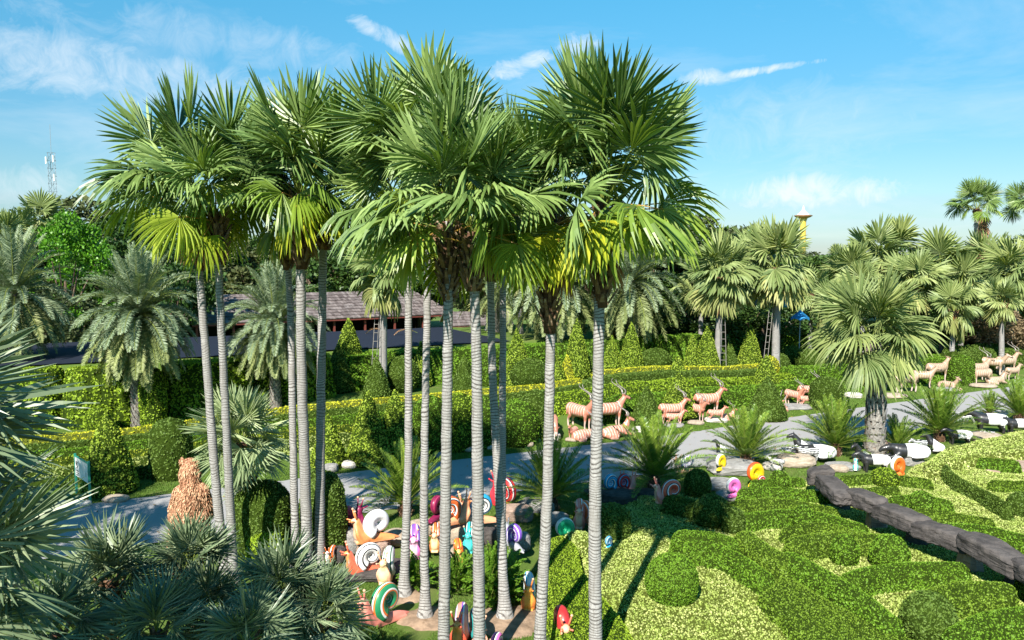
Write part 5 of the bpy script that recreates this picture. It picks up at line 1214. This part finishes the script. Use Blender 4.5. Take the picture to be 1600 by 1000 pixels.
    me = union_mesh(kind, body, .022, 5, [M_coat], cf); return me, h0 + np.array([0, 0, .07]), ang
AN = {}
BON, BST = (.56, .22, .145), (.80, .62, .52); KUD, KST = (.40, .27, .18), (.62, .49, .38)
for k, pose, c, s, hl, hdir in (('bongo', 'stand', BON, BST, 1.0, 0), ('bongo_turn', 'stand', BON, BST, 1.0, 1.2), ('bongo_graze', 'graze', BON, BST, 0, 0), ('bongo_lie', 'lie', BON, BST, .95, -.3), ('kudu', 'stand', KUD, KST, .9, -.2), ('kudu_lie', 'lie', KUD, KST, 0, -.3)):
    AN[k] = (*antelope(k, pose, c, s, 0, hl > 0, hdir), hl)
HORN = horns(1.0)
def place_antelope(kind, px, by, hpx, yaw, label, group, horn=True, z0=None, deg=True):
    me, hp, ang, hl = AN[kind]; p = GT(px, by); tall = {'bongo_lie': 1.45, 'kudu_lie': .95, 'bongo_graze': 1.02}.get(kind, 1.85 if (horn and hl) else 1.32)
    s = .93 * hpx * p.y / FPX / tall
    root = thing('bongo_statue' if 'bongo' in kind else 'kudu_statue', label, 'antelope statue', group, None, p, rad(yaw), s); obj('body', me, root)
    if horn and hl:
        for i in range(2): obj('horn', HORN[i], root, tuple(hp), (0, 0, ang), (1, 1, hl))
    return root
g1, g2, g3, g4, g5 = 'first bongo group left of the tall trunk', 'second bongo group by the road', 'third bongo group by the road', 'tan kudu herd behind the boot palm', 'right kudu group'
for a in (('bongo_graze', 861, 682, 44, -80, 'hornless bongo statue lowering its head on a white rock, leftmost', g1, False), ('bongo_turn', 906, 672, 84, -52, 'horned bongo statue turned to the viewer left of the tallest trunk', g1), ('bongo', 895, 688, 30, -115, 'small bongo calf statue in front of the turned bongo', g1, False),
          ('bongo', 951, 668, 82, 22, 'horned bongo statue standing behind the lying one, right of the tallest trunk', g1), ('bongo_lie', 963, 684, 62, 25, 'lying horned bongo statue looking right', g1), ('bongo_lie', 915, 688, 55, 18, 'lying bongo statue crossed by the tallest trunk', g1),
          ('bongo', 1050, 662, 66, 12, 'striped horned bongo statue standing behind the calf', g2), ('bongo', 1054, 667, 32, 8, 'striped calf statue in front of the horned bongo', g2, False), ('bongo_turn', 1088, 658, 56, -60, 'bongo statue between the striped bongo and the largest one', g2),
          ('bongo', 1106, 648, 70, 14, 'largest long horned bongo statue at the right of its group', g2), ('bongo', 1119, 660, 30, 5, 'pink calf statue below the largest bongo', g2, False), ('bongo_lie', 1138, 656, 34, 30, 'lying bongo statue at the right end of the second group', g2),
          ('bongo_lie', 1222, 644, 40, -110, 'orange bongo statue sitting at the left of the third group', g3), ('bongo_turn', 1240, 634, 50, -60, 'bongo statue standing behind the calf in the third group', g3), ('bongo', 1263, 628, 54, 12, 'dark horned bongo statue rearmost in the third group', g3),
          ('bongo', 1262, 637, 28, 5, 'pink calf statue in front in the third group', g3, False), ('bongo_lie', 1278, 637, 20, 20, 'small bongo statue lying at the right of the third group', g3, False),
          ('kudu', 1388, 614, 44, -30, 'tan kudu statue directly right of the boot palm trunk', g4, False), ('kudu', 1415, 614, 46, 200, 'tan kudu statue second right of the boot palm trunk', g4, False), ('kudu', 1440, 606, 40, -20, 'cream kudu statue in the middle of the herd', g4, False),
          ('kudu', 1464, 598, 46, 20, 'pale kudu statue raising its head behind the sitting one', g4, False), ('kudu_lie', 1482, 608, 26, -60, 'sitting kudu statue on a low rock', g4, False),
          ('kudu', 1528, 596, 60, 15, 'horned kudu statue left in the right group', g5), ('kudu', 1532, 602, 38, 190, 'kudu statue seen from behind in the right group', g5, False), ('kudu_lie', 1556, 601, 26, 10, 'kudu statue lying in front of the right group', g5, False),
          ('kudu', 1572, 584, 56, 12, 'horned kudu statue rearmost in the right group', g5), ('kudu', 1582, 594, 30, 18, 'small kudu statue at the right end of the group', g5, False), ('kudu', 1500 + 50, 586, 40, -40, 'kudu statue in the middle rear of the right group', g5, False)):
    place_antelope(*a)

def tapir(pose, baby=False):
    b = []
    if pose == 'stand':
        b += tb([(-.55, 0, .60), (-.2, 0, .60), (.2, 0, .60), (.48, 0, .66)], [.25, .30, .29, .22], 18)
        b += tb([(.45, 0, .70), (.66, 0, .84), (.80, 0, .90)], [.20, .15, .12]); hp = np.array([.82, 0, .90])
        b += legs([([(.42, .14, .5), (.42, .15, .25), (.43, .15, .04)], [.12, .075, .07]), ([(-.52, .14, .55), (-.46, .15, .32), (-.54, .15, .2), (-.52, .15, .04)], [.17, .10, .07, .07])], 0)
    elif pose == 'sit':
        b += tb([(-.42, 0, .26), (-.15, 0, .38), (.12, 0, .62), (.24, 0, .78)], [.28, .30, .26, .20], 18)
        b += tb([(.24, 0, .82), (.36, 0, 1.0), (.46, 0, 1.06)], [.19, .14, .12]); hp = np.array([.48, 0, 1.06])
        b += legs([([(.20, .13, .62), (.30, .14, .32), (.30, .14, .04)], [.12, .075, .07]), ([(-.40, .18, .24), (-.10, .24, .14), (.08, .24, .06)], [.17, .11, .07])], 0)
    else:
        b += tb([(-.55, 0, .25), (-.2, 0, .28), (.2, 0, .28), (.45, 0, .34)], [.24, .29, .28, .22], 18)
        b += tb([(.45, 0, .36), (.64, 0, .42), (.78, 0, .40)], [.19, .15, .12]); hp = np.array([.80, 0, .40])
        b += legs([([(.42, .16, .2), (.62, .18, .10), (.78, .18, .06)], [.11, .075, .06]), ([(-.5, .2, .2), (-.2, .28, .1), (-.05, .28, .06)], [.15, .1, .06])], 0)
    b += tb([hp, hp + (.16, 0, -.04), hp + (.26, 0, -.13)], [.13, .10, .065], 10)
    for s in (-1, 1): b += tb([hp + (-.06, s * .08, .08), hp + (-.08, s * .12, .17)], [.04, .025], 7)
    def cf(x, y, z):
        c = C3(len(x), (.022, .022, .024)); ww = np.array([.82, .81, .78])
        if baby:
            s = (np.sin(z * 2 * PI / .11 + np.sin(x * 9) * 1.0) > .35); return blend(c, ww, s * 1.0)
        if pose == 'stand': m = (x < .16 + .12 * (z - .6)) & (x > -.80) & (z > .40 - .12 * (x < -.5))
        elif pose == 'sit': m = (x < .10 - .15 * (z - .5)) & (z > .12)
        else: m = (x < .16) & (z > .10)
        return blend(c, ww, m * 1.0)
    return union_mesh('tapir', b, .026, 6, [M_coat], cf)
TPS = {'stand': (tapir('stand'), 1.08), 'sit': (tapir('sit'), 1.24), 'lie': (tapir('lie'), .62), 'baby': (tapir('stand', True), 1.08)}
for kd, px, by, hpx, yaw, lab, z0 in (('sit', 1252, 712, 46, 172, 'sitting tapir statue with raised black snout left of the cycad', .14), ('lie', 1276, 716, 30, 178, 'tapir statue lying white rump right beside the sitting one', .12), ('baby', 1236, 716, 26, 200, 'striped baby tapir statue before the sitting tapir', .12), ('baby', 1262, 719, 32, 185, 'large striped young tapir statue in the left tapir group', .10),
     ('baby', 1213, 730, 22, 160, 'striped baby tapir statue on the white rock', .12), ('stand', 1366, 737, 42, 176, 'standing tapir statue in front of the boot palm trunk', 0), ('sit', 1345, 722, 40, 200, 'tapir statue with white head patch left of the boot palm trunk', 0), ('lie', 1420, 716, 32, 176, 'tapir statue lying on the square grey block', .22),
     ('sit', 1458, 706, 38, 168, 'sitting tapir statue below the cycad, second group', .05), ('stand', 1498, 694, 34, 175, 'tapir statue walking left at the hedge edge', 0), ('stand', 1546, 676, 46, 172, 'largest standing tapir statue near the right edge', 0), ('stand', 1590, 678, 36, 178, 'tapir statue cut by the right picture edge', 0),
     ('baby', 1512, 662, 22, 170, 'striped baby tapir statue behind the largest tapir', 0), ('baby', 1436, 704, 26, 200, 'striped baby tapir statue behind the lying tapir', .2), ('sit', 1126, 708, 28, 165, 'dark tapir statue half hidden by the bright cycad', 0), ('baby', 1545, 684, 16, 176, 'tiny striped baby tapir statue under the largest tapir', 0)):
    me, tall = TPS[kd]; p = G(px, by, z0); s = .82 * hpx * p.y / FPX / tall
    root = thing('tapir_statue', lab, 'tapir statue', 'black and white tapir statues', None, p, rad(yaw), s); obj('body', me, root)

# snails
def gloss(c):
    n = 'gloss_%02d_%02d_%02d' % tuple(int(v * 99) for v in c)
    return plain(n, c, .42, .4, .12, 5, 0.15, coat=.15, dirt=tuple(.5 * v + .08 for v in c))
def shell_mesh(cols, bands, turns=2.6, nu=26, nv=100):
    """coiled shell; bands give the colour of each strip that runs along the coil"""
    th = np.linspace(0, turns * 2 * PI, nv); k = .115; cR = .215 * np.exp(-k * th); tr = cR * .62 + .002
    a = np.linspace(0, 2 * PI, nu, endpoint=False); V = []
    for t, c, r in zip(th, cR, tr):
        ctr = np.array([math.cos(-t + 4.2) * c, .03 * (1 - c / .215), math.sin(-t + 4.2) * c]); e = np.array([math.cos(-t + 4.2), 0, math.sin(-t + 4.2)])
        V.append(ctr + r * (np.cos(a)[:, None] * e * 1.0 + np.sin(a)[:, None] * np.array([0, .92, 0])))
    V = np.concatenate(V); i = np.arange(nv - 1)[:, None] * nu; q = np.arange(nu)[None]; q2 = (q + 1) % nu
    Q = np.stack([i + q, i + q2, i + nu + q2, i + nu + q], 2).reshape(-1, 4); mi = np.tile([bands[j % len(bands)] for j in range(nu)], nv - 1)
    m = len(V); V = np.concatenate([V, [V[:nu].mean(0)]]); kk = np.arange(nu); Tt = np.stack([(kk + 1) % nu, kk, np.full(nu, m)], 1)
    mi = np.concatenate([mi, np.zeros(nu, int)])
    return mesh_np('shell', V, Q, Tt, [gloss(c) for c in cols], mi, True)
WH, BK, RD, OR, YE, PK = (.82, .81, .78), (.02, .02, .025), (.55, .03, .03), (.80, .16, .03), (.85, .58, .01), (.80, .17, .48)
TL, BL, PU, GN, MA, SAL = (.03, .50, .48), (.03, .35, .62), (.22, .09, .50), (.01, .42, .18), (.22, .01, .06), (.78, .25, .19)
PE, TA = (.85, .48, .30), (.72, .30, .10)
B_spiral = [0, 0, 1, 0, 0, 0, 1, 0, 0, 0, 0, 1, 0, 0, 0, 1, 0, 0, 0, 1, 0, 0, 0, 1, 0, 0]; B_multi = [0, 0, 0, 1, 2, 0, 0, 0, 1, 2, 0, 0, 0, 1, 2, 0, 0, 0, 0, 1, 2, 0, 0, 0, 1, 2]
B_edge = [2, 2, 1] + [0] * 20 + [1, 2, 2]; B_plain = [0] * 26; B_rim = [1, 1, 1, 0] + [0] * 19 + [1, 1, 1]
def snail_bodymesh(col, belly, seed, tucked=False):
    b = tb([(.30 if tucked else .52, 0, .03), (.22 if tucked else .30, 0, .07), (.0, 0, .10), (-.22, 0, .12)], [.03, .08, .115, .13], 12, .9)
    if not tucked: b += tb([(-.22, 0, .10), (-.33, 0, .20), (-.36, 0, .36), (-.40, 0, .49)], [.145, .14, .10, .088], 12)
    if not tucked: b += tb([(-.40, 0, .49), (-.45, 0, .50)], [.092, .07], 10)
    for s in (() if tucked else (-1, 1)): b += tb([(-.30, s * .10, .05), (-.40, s * .12, .25), (-.41, s * .07, .38)], [.05, .045, .03], 8)
    b += [box(.0, 0, .035, .5 if tucked else .85, .20, .05)]
    col = np.array(col); belly = np.array(belly)
    def cf(x, y, z):
        front = np.clip((-.36 - x - .12 * (z - .3)) / .05, 0, 1) * (np.abs(y) < .085); c = blend(C3(len(x), col), belly, front)
        c = blend(c, belly, np.clip((.05 - z) / .03, 0, 1) * .7); return c
    return union_mesh('body', b, .02, 4, [M_coat], cf)
SB = {}; TENT = {}; SH = {}
def tentacle(col, long_):
    k = (col, long_)
    if k not in TENT:
        g = Geo(); P = [(0, 0, 0), (-.03, 0, .09), (-.05, 0, .20)] if long_ else [(0, 0, 0), (-.05, 0, .01), (-.11, 0, .03)]
        V, Q, T3 = tube(P, [.022, .017, .014], 8); g.add(V, Q, T3, mi=0, smooth=True); V, Q = sph(P[-1], .026 if long_ else .02, 8, 6); g.add(V, Q, mi=1, smooth=True); TENT[k] = g.mesh('tentacle', [gloss(col), gloss(PE if long_ else col)])
    return TENT[k]
def snail(px, by, hpx, yaw, col, belly, cols, bands, label, z0=0.0, group='painted snail statues', ss=1.0, tall=.73, tucked=False):
    k = (col, belly, tucked)
    if k not in SB: SB[k] = snail_bodymesh(col, belly, len(SB), tucked)
    ks = (tuple(cols), tuple(bands))
    if ks not in SH: SH[ks] = shell_mesh(cols, bands)
    p = G(px, by, z0); s = .88 * hpx * p.y / FPX / tall
    root = thing('snail_statue', label, 'snail statue', group, None, p, rad(yaw + 180), s)
    obj('body', SB[k], root); obj('shell', SH[ks], root, (.08, 0, .08 + .29 * ss), (0, 0, rad(6)), (ss, 1.05 * ss, ss))
    if tucked: return root
    for sgn in (-1, 1):
        obj('tentacle', tentacle(col, True), root, (-.40, sgn * .05, .55), (rad(-14 * sgn), 0, 0)); obj('tentacle', tentacle(col, False), root, (-.46, sgn * .06, .51), (0, 0, rad(18 * -sgn)))
    return root
TLS = .80
SN = [
 (540, 835, 58, 50, MA, MA, (MA, WH, MA), [1] + [0] * 25, 'dark maroon shelled snail on the grey boulder, seen from behind', .38), (586, 846, 62, 205, (.85, .30, .10), PE, (WH, (.6, .6, .6), WH), [0, 0, 0, 0, 1] + [0] * 21, 'orange snail with plain white shell on the flat rock', .30),
 (574, 896, 60, 200, (.80, .14, .07), TA, (WH, BK, WH), B_spiral, 'red snail with black and white spiral shell', .10), (608, 904, 62, 262, PE, (.9, .66, .36), (WH, (.05, .16, .06), WH), B_spiral, 'peach snail facing front before the dark green striped shell', .08), (520, 876, 30, 250, OR, WH, (OR, BK, WH), B_multi, 'small orange and black snail peeking between trunk and blue palm', .10),
 (600, 975, 80, 225, SAL, (.8, .35, .25), ((.02, .22, .09), OR, WH), B_multi, 'salmon snail with dark green and orange spiral shell on the lawn', 0), (649, 868, 60, 272, PK, (.9, .55, .7), (PU, WH, PK), B_multi, 'bright pink snail facing front left of a pale trunk', .10), (682, 856, 48, 268, TA, (.9, .62, .35), (OR, WH, BK), B_multi, 'orange and white snail facing front between two trunks', .12),
 (716, 882, 50, 275, (.85, .25, .06), (.9, .55, .15), (OR, YE, RD), B_multi, 'orange snail facing front below the stacked rock', .05), (735, 858, 52, 265, TL, (.1, .65, .6), (TL, WH, BK), B_multi, 'turquoise snail left of a thick pale trunk', .08), (706, 820, 56, 30, (.7, .3, .15), OR, ((.75, .14, .03), WH, BK), B_multi, 'orange snail shell with white stripes on the stacked rock', .50),
 (684, 812, 48, 60, MA, MA, (MA, (.45, .05, .12), MA), B_spiral, 'maroon snail behind the pale trunk, on the tan rock', .30), (748, 818, 58, 195, (.85, .35, .18), PE, (WH, BL, BK), [1, 1, 1, 1, 2, 0, 0, 2, 0, 0, 2, 0, 0, 0, 2, 0, 0, 2, 0, 0, 2, 1, 1, 1, 1, 1], 'snail with blue white and black spiral shell on the rust rock', .35), (790, 796, 62, 120, (.6, .03, .05), RD, (RD, WH, BK), B_multi, 'red snail with white and black stripes beside the leaning trunk', .12),
 (803, 856, 48, 120, (.35, .35, .38), WH, (PU, WH, PU), B_spiral, 'grey snail with purple and white shell on the boulder', .36), (883, 846, 44, 100, GN, GN, (GN, (.75, .75, .7), GN), B_rim, 'bright green snail shell behind the cream bush', .12), (906, 820, 50, 262, SAL, PE, (SAL, WH, OR), B_multi, 'salmon snail facing front left of the tallest trunk', .12),
 (916, 816, 42, 300, (.85, .4, .2), PE, (OR, WH, SAL), B_multi, 'orange snail touching the tallest trunk, behind the salmon one', .2), (826, 944, 62, 268, (.85, .24, .05), (.9, .42, .06), (WH, BL, BK), B_spiral, 'orange snail with blue and white shell left of the second right trunk', 0), (722, 1002, 74, 262, (.75, .10, .05), (.80, .36, .08), (SAL, WH, PU), B_multi, 'orange fronted snail with pink shell at the bottom edge', 0),
 (746, 1006, 70, 280, (.85, .45, .3), (.9, .6, .35), (TL, WH, BK), B_multi, 'peach snail half hidden by a thick trunk at the bottom edge', 0), (878, 1008, 76, 275, (.80, .22, .12), (.9, .5, .3), (RD, WH, BK), [0] * 20 + [1, 2, 0, 0, 0, 0], 'large red shelled snail with orange front at the bottom edge', 0), (775, 1030, 52, 240, PK, (.9, .5, .6), (PK, WH, BK), B_multi, 'pink shelled snail showing only its top at the bottom edge', 0),
 (955, 772, 40, 30, SAL, SAL, (BL, WH, BK), B_multi, 'snail with blue and white shell right behind the tallest trunk', .16), (975, 770, 38, 30, SAL, SAL, (RD, BL, BK), B_multi, 'snail with red and blue shell beside the blue shelled one', .16), (1047, 786, 46, 188, SAL, PE, ((.75, .12, .06), WH, BK), B_multi, 'pink bodied snail with red black and white spiral shell', .28),
 (1072, 738, 34, 190, PE, PE, (WH, PU, WH), B_spiral, 'peach snail with white spiral shell by the road', 0), (1126, 735, 30, 60, YE, YE, (YE, WH, YE), B_rim, 'yellow snail shell with white rim on the flat rock', .18), (1180, 760, 44, 75, YE, RD, (YE, (.8, .1, .02), (.8, .1, .02)), B_rim, 'largest yellow and red snail shell beside the bright cycad', .0),
 (1190, 760, 20, 60, RD, RD, (RD, WH, BK), B_multi, 'small red and white shell in front of the yellow one', .05), (1146, 777, 36, 70, PK, PK, (PK, WH, PK), B_rim, 'pink snail shell on the pale rock', .12), (1402, 745, 38, 78, (.85, .2, .04), PE, ((.85, .16, .02), WH, OR), B_rim, 'orange snail shell with white rim below the tapirs', 0),
 (1336, 733, 22, 250, TL, WH, (TL, WH, SAL), B_multi, 'small turquoise and white snail left of the boot palm', .05), (951, 856, 22, 40, BL, BL, (BL, WH, BK), B_multi, 'small blue shell beside the shaded cylindrical bush', .12),
]
for i, a in enumerate(SN):
    px, by, h, yaw, c, be, cols, bands, lab, z0 = a
    shellonly = 'shell' in lab.split()[2:4] and i in (15, 27, 28, 29, 30, 31)
    shellonly = i in (15, 27, 28, 29, 30, 31, 33)
    snail(px, by, h, {15: 20, 27: 35, 28: 25, 29: 20, 30: 20, 31: 20}.get(i, yaw), c, be, cols, bands, lab, z0, ss=1.45 if shellonly else 1.12, tall=.86 if shellonly else .73, tucked=shellonly)

# bear built of terracotta flakes, seen from behind
bb = G(298, 858); M_terr = plain('terracotta', (0.42, 0.20, 0.12), .85, .2, .2, 8, .5)
M_flake = leafmat('terracotta_flake', (0.26, 0.10, 0.05), (0.72, 0.46, 0.28), 0.0, .8, .2)
parts = tb([(0, 0, .85), (.03, 0, 1.15), (.06, 0, 1.5), (.05, 0, 1.75)], [.37, .36, .29, .22], 18, .85) + tb([(.03, .02, 1.88), (.03, .06, 2.05)], [.24, .20], 14) + tb([(.03, .1, 1.98), (.02, .34, 1.94)], [.13, .09], 10)
for s in (-1, 1):
    parts += tb([(s * .2, 0, .85), (s * .28 - .04, .02, .45), (s * .34 - .06, .02, .06)], [.25, .19, .17], 14); parts += tb([(s * .14 + .03, .0, 2.14), (s * .17 + .03, 0, 2.24)], [.07, .05], 8)
parts += tb([(-.2, 0, 1.42), (-.36, .05, 1.0), (-.42, .12, .7)], [.17, .15, .12], 14) + tb([(.30, 0, 1.48), (.38, .1, 1.1), (.36, .2, .8)], [.17, .14, .12], 14)
me = union_mesh('bear', parts, .035, 4, [M_terr])
hb = D(298, 716, bb.y).z / 2.26
root = thing('bear_statue', 'tall standing bear statue covered in terracotta flakes, seen from behind', 'bear statue', None, None, bb, 0, hb); obj('body', me, root)
V = quads_of(me); nq = len(me.polygons); 
Q = np.array([list(p.vertices) if len(p.vertices) == 4 else list(p.vertices) + [p.vertices[0]] for p in me.polygons])
lv, lq = leaf_scatter(V, Q, 9000, .068, np.random.default_rng(4), spread=.35, lift=.35, aspect=.6)
lv.reshape(-1, 4, 3)[:, 2, 2] -= .06; obj('terracotta_flakes', mesh_np('flakes', lv, lq, None, [M_flake]), root, kind='stuff')

# grass tufts on the near lawn, between the snails
rng = np.random.default_rng(8)
G_blade = leafmat('grass_blade', (0.07, 0.14, 0.018), (0.15, 0.24, 0.04), .2, .6, .2)
def tufts(poly, n, size, label=None):
    P = np.array([tuple(G(px, py))[:2] for px, py in poly]); f, bb_ = poly_sd(P)
    x = rng.uniform(bb_[0], bb_[1], n * 3); y = rng.uniform(bb_[2], bb_[3], n * 3); m = f(x, y) > 0; x = x[m][:n]; y = y[m][:n]; k = len(x)
    keep = snoise(np.stack([x, y, 0 * x], 1), 2.2, 3) > -.55; x = x[keep]; y = y[keep]; k = len(x)
    for c, r in ((G(664, 966), .6), (G(790, 970), .68), (G(633, 930), .66)):
        m = np.hypot(x - c.x, y - c.y) > r; x = x[m]; y = y[m]
    k = len(x); z = T(x, y); a = rng.uniform(0, 6.28, k); b0 = np.stack([x, y, z], 1); w = np.stack([np.cos(a), np.sin(a), 0 * a], 1) * size * .18
    t = b0 + np.stack([rng.normal(size=k) * .4, rng.normal(size=k) * .4, np.ones(k)], 1) * size * rng.uniform(.6, 1.3, k)[:, None]
    V = np.stack([b0 - w, b0 + w, t], 1).reshape(-1, 3); obj('grass', mesh_np('grass', V, None, np.arange(3 * k).reshape(-1, 3), [G_blade]), kind='stuff')
tufts([(560, 900), (700, 895), (900, 890), (1000, 1050), (480, 1050), (470, 960)], 60000, .035)
tufts([(560, 830), (640, 790), (760, 775), (900, 775), (1000, 745), (1100, 715), (1330, 690), (1500, 650), (1500, 690), (1300, 750), (1100, 790), (900, 850), (700, 880)], 60000, .05)
P = offset(FINE, .65); x = []; 
sel = P[(P[:, 0] > -14) & (P[:, 0] < 32)]; n = 60000
i = rng.integers(len(sel) - 1, size=n); t = rng.random(n)[:, None]; pp = sel[i] * (1 - t) + sel[i + 1] * t; pp += rng.uniform(-.62, .9, (n, 1)) * np.array([-.45, .89])
z = T(pp[:, 0], pp[:, 1]); a = rng.uniform(0, 6.28, n); b0 = np.column_stack([pp, z]); w = np.stack([np.cos(a), np.sin(a), 0 * a], 1) * .012; tt = b0 + np.stack([rng.normal(size=n) * .015, rng.normal(size=n) * .015, rng.uniform(.02, .055, n)], 1)
obj('grass', mesh_np('grass', np.stack([b0 - w, b0 + w, tt], 1).reshape(-1, 3), None, np.arange(3 * n).reshape(-1, 3), [G_blade]), kind='stuff')
# fallen fronds on the raised road
for j, (px, py, lab) in enumerate(((604, 519, 'fallen dry frond on the raised road, left one'), (652, 521, 'fallen dry frond on the raised road, right one'))):
    p = D(px, py, 43); r = thing('fallen_frond', lab, 'fallen frond', None, S_date[4][0], (p.x, 43, 2.35), rad(70 + 40 * j), .7)
    r.data = r.data.copy(); r.data.materials[0] = P_dead
